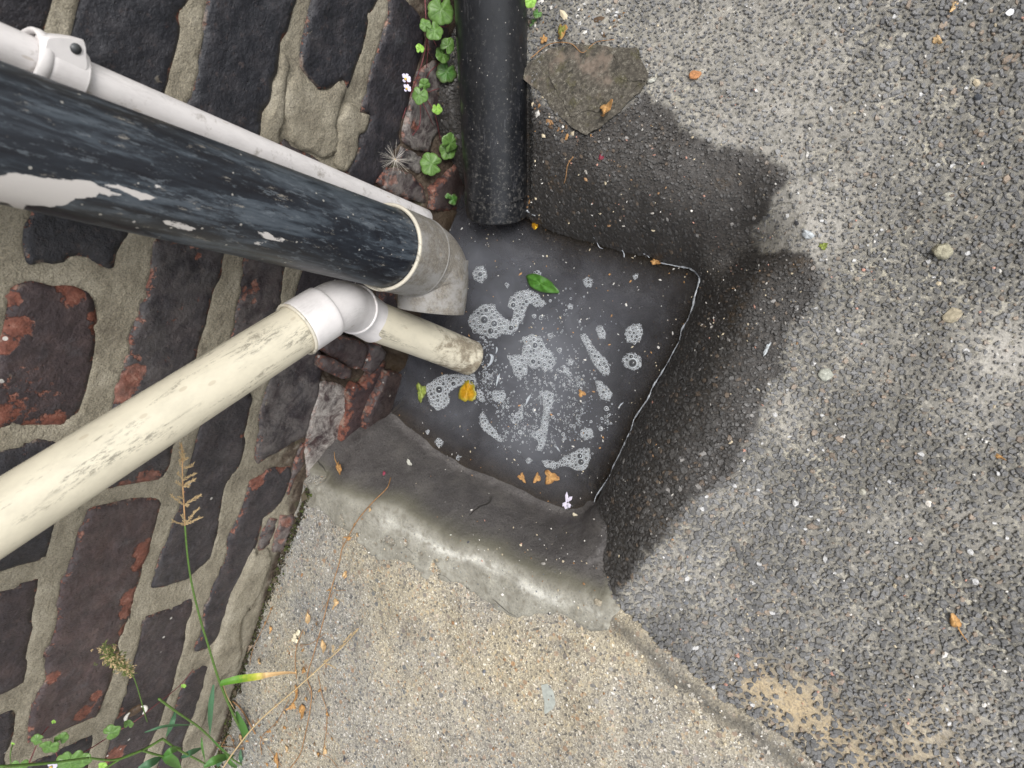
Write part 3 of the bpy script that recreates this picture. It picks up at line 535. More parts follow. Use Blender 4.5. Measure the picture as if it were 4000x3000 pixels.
BR = [
 (tr('a', -700,-300, 480,-300, 430,0, 415,90, 382,200, 365,330, 330,560, -200,760, -700,700), .002, .15, .3, 0),
 (tr('a', 640,-160, 1580,-160, 1480,0, 1440,80, 1410,130, 1430,190, 1390,400, 1360,520, 1320,650, 1305,740, 'c', 1010,250, 960,330, 930,400, 900,500, 860,510, 740,460, 700,420, 620,405, 550,420, 515,460, 420,465, 330,450, 230,475, 200,400, 185,300, 200,190, 250,90, 'a', 470,560, 550,230, 590,60), .002, .05, .3, 0),
 (tr('c', 150,620, 260,600, 420,640, 580,640, 700,690, 740,760, 768,900, 755,1000, 750,1150, 738,1300, 715,1400, 690,1500, 640,1640, 'e', 560,90, 510,145, 300,155, 180,155, 120,130, 50,150, 0,190, -60,230, 'c', -60,1300, 0,1150, 10,1080, 40,960, 60,830, 50,720, 100,650), .002, .65, .6, 0),
 (tr('e', -80,340, 0,330, 150,300, 240,255, 300,232, 430,250, 520,300, 500,600, 460,880, 430,960, 400,1100, 380,1160, 300,1200, 150,1230, 0,1270, -80,1290), .002, .15, .35, 0),
 (tr('e', -80,1440, 0,1430, 100,1400, 200,1350, 290,1320, 312,1350, 285,1450, 270,1600, 'g', 260,560, 240,640, 225,760, 230,850, 210,960, 190,1000, 100,1050, 0,1095, -80,1120), .001, .55, .4, 0),
 (tr('g', -80,1270, 0,1250, 100,1215, 130,1250, 110,1400, 60,1600, 50,1800, -80,1800), .001, .3, .4, 0),
 (tr('a', 1680,-160, 1625,60, 1600,200, 1570,400, 1545,600, 1505,760, 1440,850, 'F', 640,650, 600,840, 640,900, 820,930, 890,850, 960,700, 'b', 250,1090, 260,1000, 272,880, 320,780, 335,660, 370,570, 390,450, 410,340, 450,260, 500,100, 520,20, 560,-160), .003, .05, .3, 0),
 (tr('c', 1210,270, 1190,340, 1190,420, 1180,560, 1150,640, 1165,730, 1105,790, 1100,870, 1060,930, 1010,1050, 1030,1160, 980,1230, 990,1290, 940,1350, 910,1430, 900,1540, 870,1640, 'e', 840,620, 1050,590, 1250,550, 1295,520, 1330,440, 1370,280, 1395,240, 'F', 760,1430, 'c', 1540,1200, 1560,1080, 1620,920, 1650,760, 1700,640, 1750,480, 1765,400, 1800,330), .002, .25, .8, .1),
 (tr('e', 700,790, 800,752, 900,732, 1050,702, 1180,685, 1250,700, 1268,740, 1240,850, 1215,960, 1175,1120, 1110,1270, 1075,1430, 1020,1640, 'g', 1010,480, 975,600, 925,680, 940,760, 880,960, 840,1080, 800,1170, 755,1262, 600,1330, 500,1380, 400,1440, 230,1480, 240,1300, 260,1180, 300,1100, 370,980, 360,880, 340,780, 400,700, 430,600, 455,500, 458,440, 440,400, 470,330, 480,200, 'e', 520,1300, 560,1180, 600,1060, 622,960, 660,900, 690,820), .003, .85, .7, .05),
 (tr('g', 400,1560, 560,1470, 740,1395, 740,1470, 700,1600, 680,1760, 200,1760, 220,1650, 300,1590), .001, .2, .6, 0),
 (tr('b', 665,-160, 650,-60, 640,40, 602,200, 572,330, 552,450, 562,540, 600,600, 640,640, 700,700, 780,690, 830,660, 880,625, 900,640, 920,690, 940,655, 962,600, 1000,500, 1040,400, 1070,280, 1090,180, 1085,120, 1130,70, 1170,-20, 1190,-160), .003, .08, .3, 0),
 (tr('F', 1115,530, 1150,570, 1222,605, 1270,640, 1240,720, 1200,900, 'd', 440,100, 410,250, 400,380, 330,480, 200,600, 'F', 990,1400, 860,1480, 840,1500, 'c', 1790,1060, 1805,1020, 1840,850, 1872,700, 1882,560, 1905,430, 'F', 1000,800, 1040,650), .001, .45, .9, .15),
 (tr('F', 835,1560, 960,1500, 990,1560, 'f', 560,0, 530,150, 520,300, 480,450, 430,520, 380,600, 350,700, 330,870, 'e', 1730,880, 1700,1000, 1662,1160, 1600,1220, 1510,1290, 1480,1325, 1350,1362, 1280,1392, 1190,1402, 1210,1260, 1240,1200, 1280,1100, 1340,920, 1420,720, 1440,560, 1530,260, 1570,130), .002, .25, .5, .05),
 (tr('g', 1150,472, 1250,442, 1350,418, 1430,370, 1520,330, 1505,450, 1475,560, 1450,700, 1422,800, 1375,960, 1325,1120, 1290,1220, 1250,1350, 1190,1480, 1130,1660, 1110,1760, 790,1760, 830,1570, 850,1450, 890,1300, 930,1200, 980,1080, 992,950, 1030,850, 1060,720, 1090,620, 1110,515), .001, .45, .4, .05),
 (tr('b', 1260,-120, 1245,-20, 1240,130, 1212,200, 1180,330, 1150,420, 1122,500, 1090,600, 1072,720, 1040,800, 1030,880, 1100,900, 1102,950, 1070,1020, 1022,1060, 1010,1180, 980,1260, 900,1340, 960,1400, 1020,1480, 1100,1470, 1140,1440, 1200,1345, 1272,1290, 1270,1200, 1340,1120, 1328,1050, 1345,960, 1400,820, 1440,640, 1482,520, 1520,420, 1530,300, 1500,150, 1460,90, 1400,20, 1345,-20, 1330,-120), .003, .18, .35, 0),
 (tr('F', 1225,900, 1420,980, 1480,1200, 1330,1330, 1180,1330, 1120,1240), .001, .3, .5, 0),
 (tr('d', 470,820, 560,752, 650,700, 715,760, 722,880, 702,1000, 690,1100, 655,1200, 640,1300, 600,1420, 'f', 960,235, 880,272, 790,330, 700,370, 620,430, 605,380, 625,200, 640,0, 'd', 260,1150, 330,950, 380,880), .003, .35, .55, .22),
 (tr('f', 560,570, 600,550, 660,520, 700,475, 760,455, 880,448, 875,520, 850,620, 815,720, 740,800, 665,850, 632,950, 600,1080, 575,1130, 555,1200, 512,1290, 480,1370, 440,1470, 390,1560, 'g', 1750,540, 1730,620, 1690,660, 1620,732, 1520,760, 1520,690, 1560,640, 1590,560, 1600,400, 'f', 240,1480, 262,1390, 300,1290, 350,1200, 378,1100, 382,1020, 430,930, 470,850, 510,740, 530,660), .002, .28, .7, .05),
 (tr('g', 1470,950, 1530,890, 1600,852, 1640,872, 1620,940, 1600,1050, 1570,1150, 1500,1290, 1470,1360, 1440,1450, 1430,1600, 1420,1760, 1200,1760, 1260,1560, 1300,1400, 1350,1250, 1400,1100, 1440,1000), .001, .35, .6, .05),
 (tr('d', 705,1000, 760,982, 880,1012, 930,1050, 937,1150, 'f', 1330,0, 1292,150, 1262,290, 1225,400, 1180,530, 1090,572, 1010,590, 1000,480, 995,300, 1005,190, 'd', 665,1190, 695,1080), .004, .9, 1.0, .95),
 (tr('d', 1170,822, 1222,835, 1200,950, 1132,1100, 1082,1200, 1062,1380, 1030,1500, 990,1560, 900,1602, 860,1560, 880,1440, 902,1320, 932,1250, 938,1075, 1000,1022, 1050,1030, 1110,960), .012, 1.0, 1.9, .0),
 (tr('d', 1232,912, 1300,920, 1385,960, 1350,1100, 1300,1200, 1258,1310, 1200,1380, 1060,1410, 1082,1240, 1142,1120, 1205,1000), .022, .8, .9, .1),
 (tr('f', 960,262, 1000,272, 990,345, 980,420, 945,520, 895,610, 870,690, 850,660, 880,530, 905,440, 935,340), .003, .8, 1.3, .25),
 (tr('f', 800,832, 870,830, 960,852, 940,960, 900,1050, 852,1130, 740,1112, 752,1000, 790,900), .004, .9, 1.3, .3),
 (tr('f', 720,852, 770,860, 742,960, 720,1050, 662,1110, 620,1112, 640,1000, 682,920), .003, .6, .9, .3),
 (tr('b', 1480,562, 1620,482, 1690,680, 1672,850, 1642,1000, 1560,1190, 1440,1172, 1370,1110, 1372,1000, 1410,852, 1450,700), .006, .7, .9, .55),
 (tr('b', 1250,1352, 1330,1322, 1440,1380, 1520,1470, 1540,1582, 1450,1572, 1350,1542, 1220,1482), .010, .7, 1.0, .35),
 (tr('b', 1152,1430, 1190,1370, 1240,1312, 1262,1340, 1205,1472), .006, .8, 1.5, .1),
 (tr('b', 1340,1150, 1430,1180, 1500,1230, 1530,1300, 1480,1360, 1400,1330, 1300,1270), .004, .3, .3, .7),
 (tr('b', 1560,150, 1700,180, 1735,420, 1610,480, 1545,400), .003, .6, .7, .1),
 (tr('b', 1600,1490, 1700,1380, 1800,1250, 1835,1300, 1840,1640, 1700,1660, 1590,1640), .018, .9, 1.5, .1),
 (tr('b', 1665,1040, 1700,880, 1760,800, 1800,900, 1810,1180, 1740,1230, 1660,1210), .008, .5, .5, .1),
 (tr('d', 800,622, 900,642, 1000,672, 1095,702, 1082,790, 1052,880, 990,892, 920,862, 850,812, 770,782, 745,700), .012, .85, .9, .12),
 (tr('d', 740,802, 790,800, 862,832, 950,892, 952,950, 882,962, 800,932, 722,882, 720,842), .017, .8, .9, .15),
 (tr('d', 1120,720, 1180,700, 1230,760, 1200,820, 1140,900, 1100,930, 1060,900, 1100,800), .014, .6, .6, .15),
 (tr('d', 1180,280, 1290,300, 1340,420, 1280,520, 1200,470), .010, .5, .6, .1),
]
BPOLY = []
for i, (pts, x0, tone, red, wht) in enumerate(BR):
    BPOLY.append(([tuple(onx(x, y, x0)[1:]) for x, y in pts], x0)); make_brick(pts, x0, tone, red, wht, 0, seed=100 + i, rag=.0008 if i < 19 else .0022)

# mortar sheet behind and between the bricks (bulges out to the footing below ground)
my = axis(-.86, .42, .0032, -2.2, 2.6); mz = axis(-.19, .52, .0032, -.3, 2.6)
MY, MZ = np.meshgrid(my, mz, indexing='ij'); MYr, MZr = MY.ravel(), MZ.ravel()
gz = hgt(np.full_like(MYr, .02), MYr)
foot = sstep(-.015, -.085, MZr) * (gz < -.01)
MX = .0008 + (fbm(MYr, MZr, 14, 3, 201) - .5) * .0042 + (fbm(MYr, MZr, 70, 4, 202) - .5) * .0034 + foot * .017 + (fbm(MYr, MZr, 30, 3, 203) - .5) * .012 * sstep(.0, -.05, MZr)
rubble = sdist([tuple(onx(*p)[1:]) for p in tr('d', 640,600, 1100,600, 1260,760, 1250,1000, 1050,1050, 900,1000, 700,960, 640,800)], MYr, MZr)
MX -= .010 * sstep(-.002, .006, rubble)
for bp_, bx_ in BPOLY:
    sel = (MYr > min(p[0] for p in bp_)) & (MYr < max(p[0] for p in bp_)) & (MZr > min(p[1] for p in bp_)) & (MZr < max(p[1] for p in bp_))
    dd = sdist(bp_, MYr[sel], MZr[sel]); MX[sel] = MX[sel] - (MX[sel] - bx_ + .010) * sstep(.0012, .0045, dd)
lown = np.clip(sstep(.13, .03, MZr + (fbm(MYr, MZr, 9, 2, 210) - .5) * .05) * sstep(-.40, -.22, MYr) + sstep(.03, -.01, MZr), 0, 1)
mwet = np.clip(sstep(-.035, -.08, MZr), 0, 1)
mort = mesh_np('mortar', np.stack([MX, MYr, MZr], 1), grid_faces(len(my), len(mz))[:, ::-1] if False else grid_faces(len(my), len(mz)), {'low': lown, 'wet': mwet}, M_MORT, wall)
# thick mortar lumps pointed over the lowest courses
for i, (pts, x0, th) in enumerate([
    (tr('f', 560,1180, 600,1092, 620,1140, 702,1102, 730,1150, 720,1230, 690,1300, 652,1400, 602,1500, 560,1590, 'g', 1972,400, 1902,520, 1890,650, 1902,760, 1880,880, 1830,922, 1740,955, 1700,1050, 1640,1200, 1610,1310, 1560,1400, 1480,1420, 1520,1300, 1572,1160, 1622,1000, 1662,850, 1702,700, 1742,600, 1782,430, 1832,300, 1900,160), .007, 1),
    (tr('b', 545,530, 600,612, 640,650, 700,712, 800,690, 860,640, 905,660, 930,690, 900,780, 860,870, 830,980, 870,1090, 840,1200, 740,1240, 640,1195, 560,1172, 500,1125, 470,1080, 460,990, 432,900, 430,760, 480,640), .0045, 1),
    (tr('b', 1030,880, 1102,902, 1100,955, 1070,1022, 1022,1062, 1012,1180, 975,1262, 900,1345, 830,1290, 850,1100, 860,950, 930,800, 985,830), .005, 1),
    (tr('b', 250,1085, 262,1000, 300,850, 345,720, 395,560, 400,460, 440,420, 470,560, 430,760, 440,900, 410,1060, 390,1160), .004, 1)]):
    P = np.array([onx(x, y, x0)[1:] for x, y in pts]); V, F, Ed = slab_mesh(P, seed=300 + i, rag=.002, thick=.014, step=.0036)
    mesh_np('mortar_lump', np.stack([x0 + V[:, 2] * 1.3, V[:, 0], V[:, 1]], 1), F, {'low': np.full(len(V), .22 if i == 0 else 0.0), 'wet': np.zeros(len(V))}, M_MORT, wall)

# ordinary courses beyond the photographed patch: same bricks, same joints
def plain_brick(L, seed):
    P = np.array([[-L / 2, -.032], [L / 2, -.032], [L / 2, .032], [-L / 2, .032]]); V, F, Ed = slab_mesh(resample(P, .02) if False else P, step=.012, seed=seed, rag=.0016)
    k = len(V); return mesh_np('brick', np.stack([V[:, 2], V[:, 0], V[:, 1]], 1), F, {'tone': np.full(k, .2 + .2 * (seed % 3)), 'red': np.full(k, .5), 'wht': np.zeros(k), 'wet': np.zeros(k), 'edge': Ed, 'chip': np.zeros(k)}, M_BRICK, wall)
protoS = [plain_brick(.214, 401 + i) for i in range(3)]; protoH = [plain_brick(.102, 411 + i) for i in range(2)]
usedp = set(); cnt = 0; upper = []
zc0 = onx(560, 900)[2] + .0
GZ = .0815
for r in range(-4, 27):
    zc = onx(330, 1400)[2] + r * GZ
    if zc > 2.5: break
    head = r % 2; y = -2.1 + (.06 if head else 0)
    while y < 2.5:
        L = .102 if (r % 4 == 1) else .214; yc = y + L / 2; y += L + .0125
        c0, d0 = proj(np.array([[0, yc - L / 2, zc - .03], [0, yc + L / 2, zc - .03], [0, yc - L / 2, zc + .03], [0, yc + L / 2, zc + .03]]))
        inside = (d0 > .02) & (c0[:, 0] > -60) & (c0[:, 0] < 4050) & (c0[:, 1] > -60) & (c0[:, 1] < 3060)
        if inside.any() or zc < .0: continue
        pr = (protoH if L < .15 else protoS)[(r * 7 + int(y * 10)) % (2 if L < .15 else 3)]
        if cnt < 230 and zc < .9 and abs(yc) < 1.5:
            if pr not in usedp: o = pr; usedp.add(pr)
            else: o = pr.copy(); COL.objects.link(o); o.parent = wall
            o.location = (.001, yc, zc); cnt += 1
        else: upper.append((pr.data, yc, zc))
AC = Acc()
for me, yc, zc in upper:
    AC.add(np.array([[ -.01, yc - me.vertices[0].co.y * 0 - (.107 if me.name and me in [p.data for p in protoS] else .051), zc - .032],
                     [-.01, yc + (.107 if me in [p.data for p in protoS] else .051), zc - .032], [-.01, yc + (.107 if me in [p.data for p in protoS] else .051), zc + .032], [-.01, yc - (.107 if me in [p.data for p in protoS] else .051), zc + .032],
                     [.004, yc - (.105 if me in [p.data for p in protoS] else .049), zc - .030], [.004, yc + (.105 if me in [p.data for p in protoS] else .049), zc - .030], [.004, yc + (.105 if me in [p.data for p in protoS] else .049), zc + .030], [.004, yc - (.105 if me in [p.data for p in protoS] else .049), zc + .030]]),
           [(4, 5, 6, 7), (0, 1, 5, 4), (1, 2, 6, 5), (2, 3, 7, 6), (3, 0, 4, 7)], tone=.25, red=.3, wht=0.0, wet=0.0, edge=.01, chip=0.0)
ub = AC.build('upper_brickwork', M_BRICK, wall, False); tag(ub, kind='stuff')
for p in protoS + protoH:
    if p not in usedp: bpy.data.objects.remove(p)

# ================================================================== PIPES
def pipe_mesh(name, P, R, mat, parent, seg=64, extra=None, ends=False, cap_in=None, nP=None):
    P = spline(P, nP or max(8, len(P) * 10)); R_ = np.interp(np.linspace(0, 1, len(P)), np.linspace(0, 1, len(np.atleast_1d(R))), np.atleast_1d(R))
    V, F, A = tube(P, R_, seg, False); n_ = len(V); V = np.vstack([V, P[0] + (V[:seg] - P[0]) * .86]); A = np.vstack([A, A[:seg]]); F += [(k, n_ + k, n_ + (k + 1) % seg, (k + 1) % seg) for k in range(seg)]
    if cap_in:          # open end with wall thickness
        n = len(P); T = nrm(P[-1] - P[-2]); base = (n - 1) * seg; ring = V[base:base + seg]; c = P[-1]
        lip = ring + T * cap_in * .35 - (ring - c) / R_[-1] * cap_in * .25; inn = c + (ring - c) * (1 - cap_in / R_[-1]); deep = inn - T * (.05 if cap_in > .0019 or cap_in == .0015 or cap_in == .0012 else .0004); e0 = len(V)
        V = np.vstack([V, lip, inn + T * cap_in * .1, deep]); A = np.vstack([A, A[base:base + seg], A[base:base + seg], A[base:base + seg]])
        st_ = [base, e0, e0 + seg, e0 + 2 * seg]
        for L in range(3):
            F += [(st_[L] + k, st_[L] + (k + 1) % seg, st_[L + 1] + (k + 1) % seg, st_[L + 1] + k) for k in range(seg)]
        F.append(tuple(st_[3] + k for k in range(seg)))
    at_ = {'pc': np.stack([A[:, 0], .034 * np.cos(A[:, 1]), .034 * np.sin(A[:, 1])], 1), 'al': A[:, 0] / A[:, 0].max()}
    if extra: at_.update(extra(V, P))
    return mesh_np(name, V, F, at_, mat, parent)
def band(c, ax, r, wdt, mat, parent, name='rim', proud=.0016, seg=64):
    """rounded ring round a pipe"""
    ax = nrm(ax); u = nrm(np.cross(ax, [0.3, .2, .9])); v = np.cross(ax, u); V = []; F = []; m = 8
    for k in range(seg):
        a = 2 * math.pi * k / seg; d = math.cos(a) * u + math.sin(a) * v
        for j in range(m):
            b = 2 * math.pi * j / m; V.append(c + d * (r + proud * math.cos(b)) + ax * wdt / 2 * math.sin(b))
    for k in range(seg):
        for j in range(m): F.append((k * m + j, k * m + (j + 1) % m, ((k + 1) % seg) * m + (j + 1) % m, ((k + 1) % seg) * m + j))
    return mesh_np(name, V, F, {'pc': np.array(V), 'al': np.zeros(len(V)), 'dirt': np.full(len(V), .3)}, mat, parent)

def black_pipe_mat():
    t = NT('black_painted_pipe'); P = t.attr('pc', True); S = t.scale(P, (9, 60, 60)); S2 = t.scale(P, (40, 60, 60)); scr = t.attr('scr')
    n = t.noise(S, 1.0, 6, .7, .4); n2 = t.noise(S2, 1.4, 5, .7); nf = t.noise(P, 500, 3, .6)
    c = t.ramp(n, [(.40, (.008, .009, .013)), (.49, (.015, .019, .026)), (.56, (.048, .060, .074)), (.68, (.082, .098, .115)), (.85, (.10, .105, .10))])
    c = t.mix(t.math('MULTIPLY', t.sm(t.noise(t.scale(P, (20, 110, 110)), 1.2, 6, .8), .50, .60), .8), c, (.012, .015, .021)); c = t.mix(t.math('MULTIPLY', t.sm(t.noise(t.scale(P, (60, 240, 240)), 1.0, 4, .8), .56, .64), .5), c, (.13, .15, .17))
    c = t.mix(t.math('MULTIPLY', t.sm(t.noise(t.scale(P, (26, 95, 95)), 1.7, 6, .85), .60, .65), .75), c, (.24, .22, .19))
    v = t.n('ShaderNodeTexVoronoi', {'Vector': P, 'Scale': 190.0}); s = t.n('ShaderNodeSeparateColor', {0: v.outputs['Color']}).outputs
    sp = t.math('MULTIPLY', t.math('LESS_THAN', v.outputs['Distance'], .15), t.math('GREATER_THAN', s[0], .90)); c = t.mix(t.math('MULTIPLY', sp, .7), c, (.42, .40, .36))
    sm_ = t.sm(t.math('ADD', scr, t.math('MULTIPLY', t.math('SUBTRACT', t.noise(t.scale(P, (90, 200, 200)), 1.0, 6, .8), .5), 1.5)), .46, .54)
    c = t.mix(sm_, c, (.50, .475, .455))
    return t.pbr(c, t.math('ADD', t.math('MULTIPLY', n, .4), .20), t.bump(n2, .25, .0006, t.bump(nf, .2, .0002)), .45)
def plastic_mat(name, col, dirtc, mode=0):
    t = NT(name); P = t.attr('pc', True); W = t.geo(); d = t.attr('dirt'); S = t.scale(P, (14, 70, 70))
    n = t.noise(S, 1.0, 6, .75, .5); nb = t.noise(P, 40, 4, .7); nf = t.noise(P, 600, 4, .7)
    c = t.mix(t.sm(nb, .35, .75), col, tuple(x * .86 for x in col)); 
    sc = t.math('MULTIPLY', t.sm(n, .55, .63), t.sm(t.noise(P, 190, 5, .85), .44, .54)); c = t.mix(t.math('MULTIPLY', sc, .75), c, (.20, .18, .14)) if mode == 0 else c; k_ = .12 if mode == 2 else .7
    v = t.n('ShaderNodeTexVoronoi', {'Vector': t.scale(P, (.75, 1, 1)), 'Scale': 85.0}); s = t.n('ShaderNodeSeparateColor', {0: v.outputs['Color']}).outputs
    scu = t.math('MULTIPLY', t.sm(t.noise(t.scale(P, (16, 34, 34)), 1.0, 2, .5), .56, .66), t.sm(t.noise(t.scale(P, (120, 330, 330)), 1.0, 5, .85), .50, .56)); c = t.mix(t.math('MULTIPLY', scu, k_), c, (.16, .15, .12))
    ring_ = t.math('MULTIPLY', t.sm(v.outputs['Distance'], .22, .17), t.math('GREATER_THAN', s[0], .78)); c = t.mix(t.math('MULTIPLY', ring_, .38), c, (.36, .29, .20))
    dm = t.sm(t.math('ADD', d, t.math('MULTIPLY', t.math('SUBTRACT', t.noise(W, 60, 5, .75), .5), 1.3)), .42, .72)
    c = t.mix(t.math('MULTIPLY', dm, .8), c, t.ramp(nf, [(.3, tuple(x * .35 for x in dirtc)), (.55, dirtc), (.75, tuple(min(.8, x * 1.9) for x in dirtc))]))
    return t.pbr(c, t.math('ADD', t.math('MULTIPLY', dm, .35), .42 if mode == 0 else .5), t.bump(nf, .18, .0004, t.bump(n, .12, .0006)), .4)
M_BLK = black_pipe_mat(); M_CREAM = plastic_mat('cream_plastic', (.62, .575, .455), (.14, .105, .065)); M_WHT = plastic_mat('white_plastic', (.72, .695, .69), (.26, .23, .19), 2)
M_GRY = plastic_mat('dirty_grey_plastic', (.27, .262, .25), (.17, .15, .12), 1); M_RIM = plastic_mat('pale_rim_plastic', (.58, .54, .45), (.3, .22, .14))

def facing(V, P):
    c = P[np.argmin(((V[:, None] - P[None]) ** 2).sum(2), 1)]; nn = V - c; return ((CAMP - V) * nn).sum(1) > 0
SCR = [tr('a', -300,1380, 0,1370, 120,1350, 300,1388, 500,1410, 700,1408, 770,1450, 945,1520, 850,1530, 762,1495, 762,1535, 600,1552, 500,1605, 400,1615, 200,1600, 170,1655, 130,1645, 80,1592, 0,1572, -300,1600),
       tr('a', 800,1432, 900,1440, 1000,1470, 1150,1522, 1235,1552, 1100,1560, 1000,1502),
       tr('c', 1262,115, 1400,128, 1535,185, 1480,205, 1380,182, 1290,150), tr('c', 1980,205, 2080,220, 2230,270, 2200,300, 2080,260), tr('c', 1940,280, 2080,290, 2020,320), tr('c', 1022,130, 1068,120, 1060,150), tr('a', 1200,1440, 1270,1455, 1230,1475)]
def scrape(V, P):
    q, _ = proj(V); f = facing(V, P); s = np.zeros(len(V))
    for k, pl in enumerate(SCR): s = np.maximum(s, np.clip(.5 + sdist(pl, q[:, 0], q[:, 1]) / (26 if k == 0 else 18), 0, 1.0 if k < 2 else .60))
    return {'scr': s * f, 'dirt': np.zeros(len(V))}
bd = empty('downpipe', at(1505, 967, .535)); O_ = Vector(bd.location)
tag(bd, 'black painted downpipe with flaking paint, ending in a grey elbow above the water', 'pipe', 'pipes on the wall')
a0, a1 = at(0, 525, .315), at(1505, 967, .535); dirb = nrm(a1 - a0)
o = pipe_mesh('pipe', [a0 - dirb * .28, a0, (a0 + a1) / 2, a1 + dirb * .004], .0335, M_BLK, bd, 128, scrape, nP=260)
el = [at(1503, 966, .534), at(1570, 986, .556), at(1622, 1003, .574), at(1656, 1022, .586), at(1681, 1053, .594), at(1690, 1090, .599), at(1690, 1145, .602), at(1684, 1212, .605)]
def eldirt(V, P): return {'dirt': np.clip(.46 + .5 * np.linspace(0, 1, 9)[np.minimum((np.argmin(((V[:, None] - P[None]) ** 2).sum(2), 1) * 8 // len(P)), 8)] * 0 + .25 * fbm(V[:, 0], V[:, 1], 40, 3, 5), 0, 1)}
pipe_mesh('socket', el[:3], [.0362, .0362, .0360], M_GRY, bd, 96, eldirt, nP=14)
pipe_mesh('elbow', el[2:], [.0350, .0350, .0340, .0325, .0316], M_GRY, bd, 96, eldirt, cap_in=.0012, nP=40)
band(el[0], el[1] - el[0], .0352, .0035, M_RIM, bd, 'rim', .0017); band(el[2], el[3] - el[1], .0352, .003, M_GRY, bd, 'ridge', .0012)
def shift(root):
    for ch in bpy.data.objects:
        if ch.parent is root and ch.type == 'MESH':
            ch.data.transform(Matrix.Translation(-Vector(root.location)))
shift(bd)

ov = empty('overflow_pipe', at(1665, 864, .605)); tag(ov, 'slim white overflow pipe clipped to the wall behind the black downpipe', 'pipe', 'pipes on the wall')
b0, b1 = onx(0, 176, .030), onx(1656, 856, .024); dirw = nrm(b1 - b0)
zero = lambda V, P: {'dirt': sstep(.30, .50, np.linspace(0, 1, len(P))[np.argmin(((V[:, None] - P[None]) ** 2).sum(2), 1)]) * .38}
pipe_mesh('pipe', [b0 - dirw * .35, b0, b1], .0112, M_WHT, ov, 40, zero, cap_in=.0015, nP=60)
ca, cb = b0 + (b1 - b0) * .035, b0 + (b1 - b0) * .095
pipe_mesh('clip', [ca, cb], .0152, M_WHT, ov, 48, zero, nP=4); band(ca + dirw * .0015, dirw, .0146, .008, M_WHT, ov, 'clip_edge', .0017); band(cb, dirw, .0143, .003, M_WHT, ov, 'clip_edge', .001)
# screw tab: rounded plate from the ring up along the wall
tc = [onx(*p, .036) for p in ((150,172),(172,136),(296,146),(318,168),(322,215),(316,275),(190,262))]
def plate(pts, thick, nrm_, name, mat, parent, bev=.0012):
    pts = np.array(pts); n = len(pts); c = pts.mean(0); N = nrm(nrm_); P2 = np.vstack([pts - N * thick / 2, pts + N * (thick / 2 - bev), c + (pts - c) * .90 + N * thick / 2])
    F = [tuple(range(n)), tuple(2 * n + k for k in range(n))[::-1]] + [(L * n + k, L * n + (k + 1) % n, (L + 1) * n + (k + 1) % n, (L + 1) * n + k) for L in (0, 1) for k in range(n)]
    return mesh_np(name, P2, F, {'pc': P2, 'al': np.zeros(3 * n), 'dirt': np.zeros(3 * n)}, mat, parent, False)
tabn = nrm(CAMP - tc[0]) * .5 + np.array([1, 0, 0]); plate(spline(tc + [tc[0]], 40)[:-1], .016, tabn, 'clip_tab', M_WHT, ov, .003)
sc_ = onx(293, 189, .043); t = NT('screw_metal'); M_SCREW = t.pbr((.07, .075, .08), .45, None, .5, Metallic=.3)
V, F, _ = tube([sc_ - nrm(tabn) * .006, sc_ + nrm(tabn) * .0015], [.0031, .0029], 20); mesh_np('screw', V, F, None, M_SCREW, ov)
shift(ov)

cw = empty('waste_pipe', at(1170, 1280, .51)); tag(cw, 'cream plastic waste pipe crossing the bricks, turning through a white elbow over the water', 'pipe', 'pipes on the wall')
c0, c1 = at(0, 2022, .378), at(1180, 1275, .512); dc = nrm(c1 - c0)
def stubdirt(V, P): u = np.linspace(0, 1, len(P))[np.argmin(((V[:, None] - P[None]) ** 2).sum(2), 1)]; return {'dirt': .16 + .44 * sstep(.25, .80, u)}
none = lambda V, P: {'dirt': np.full(len(V), .06)}
pipe_mesh('pipe', [c0 - dc * .3, c0, c1], .0203, M_CREAM, cw, 80, none, nP=80)
k1 = [c1 - dc * .005, c1 + dc * .009, c1 + dc * .023]
pipe_mesh('socket', k1, .0226, M_WHT, cw, 80, none, nP=10, cap_in=.0016); band(k1[0], dc, .0218, .0028, M_RIM, cw, 'rim', .0014)
k2 = [c1 + dc * .012, at(1312, 1198, .542), at(1352, 1198, .563), at(1385, 1208, .580)]
pipe_mesh('elbow', k2, [.0211, .0216, .0216, .0214, .0213], M_WHT, cw, 80, none, nP=24); band(k2[3], k2[3] - k2[2], .0216, .0035, M_WHT, cw, 'ridge', .0013)
k3 = [at(1372, 1204, .582), at(1420, 1230, .600), at(1467, 1260, .616)]
pipe_mesh('socket', k3, [.0219, .0210, .0206], M_WHT, cw, 80, none, nP=10)
k4 = [at(1440, 1245, .606), at(1640, 1320, .660), at(1838, 1398, .712)]
pipe_mesh('outlet_pipe', k4, .0196, M_CREAM, cw, 80, stubdirt, cap_in=.0022, nP=60)
# small moulded ring on the socket
rp = k1[1] + nrm(CAMP - k1[1]) * .0226; band(at(1297, 1233, .517), CAMP - at(1297, 1233, .517), .0032, .0006, M_WHT, cw, 'moulded_ring', .0003, 24)
shift(cw)

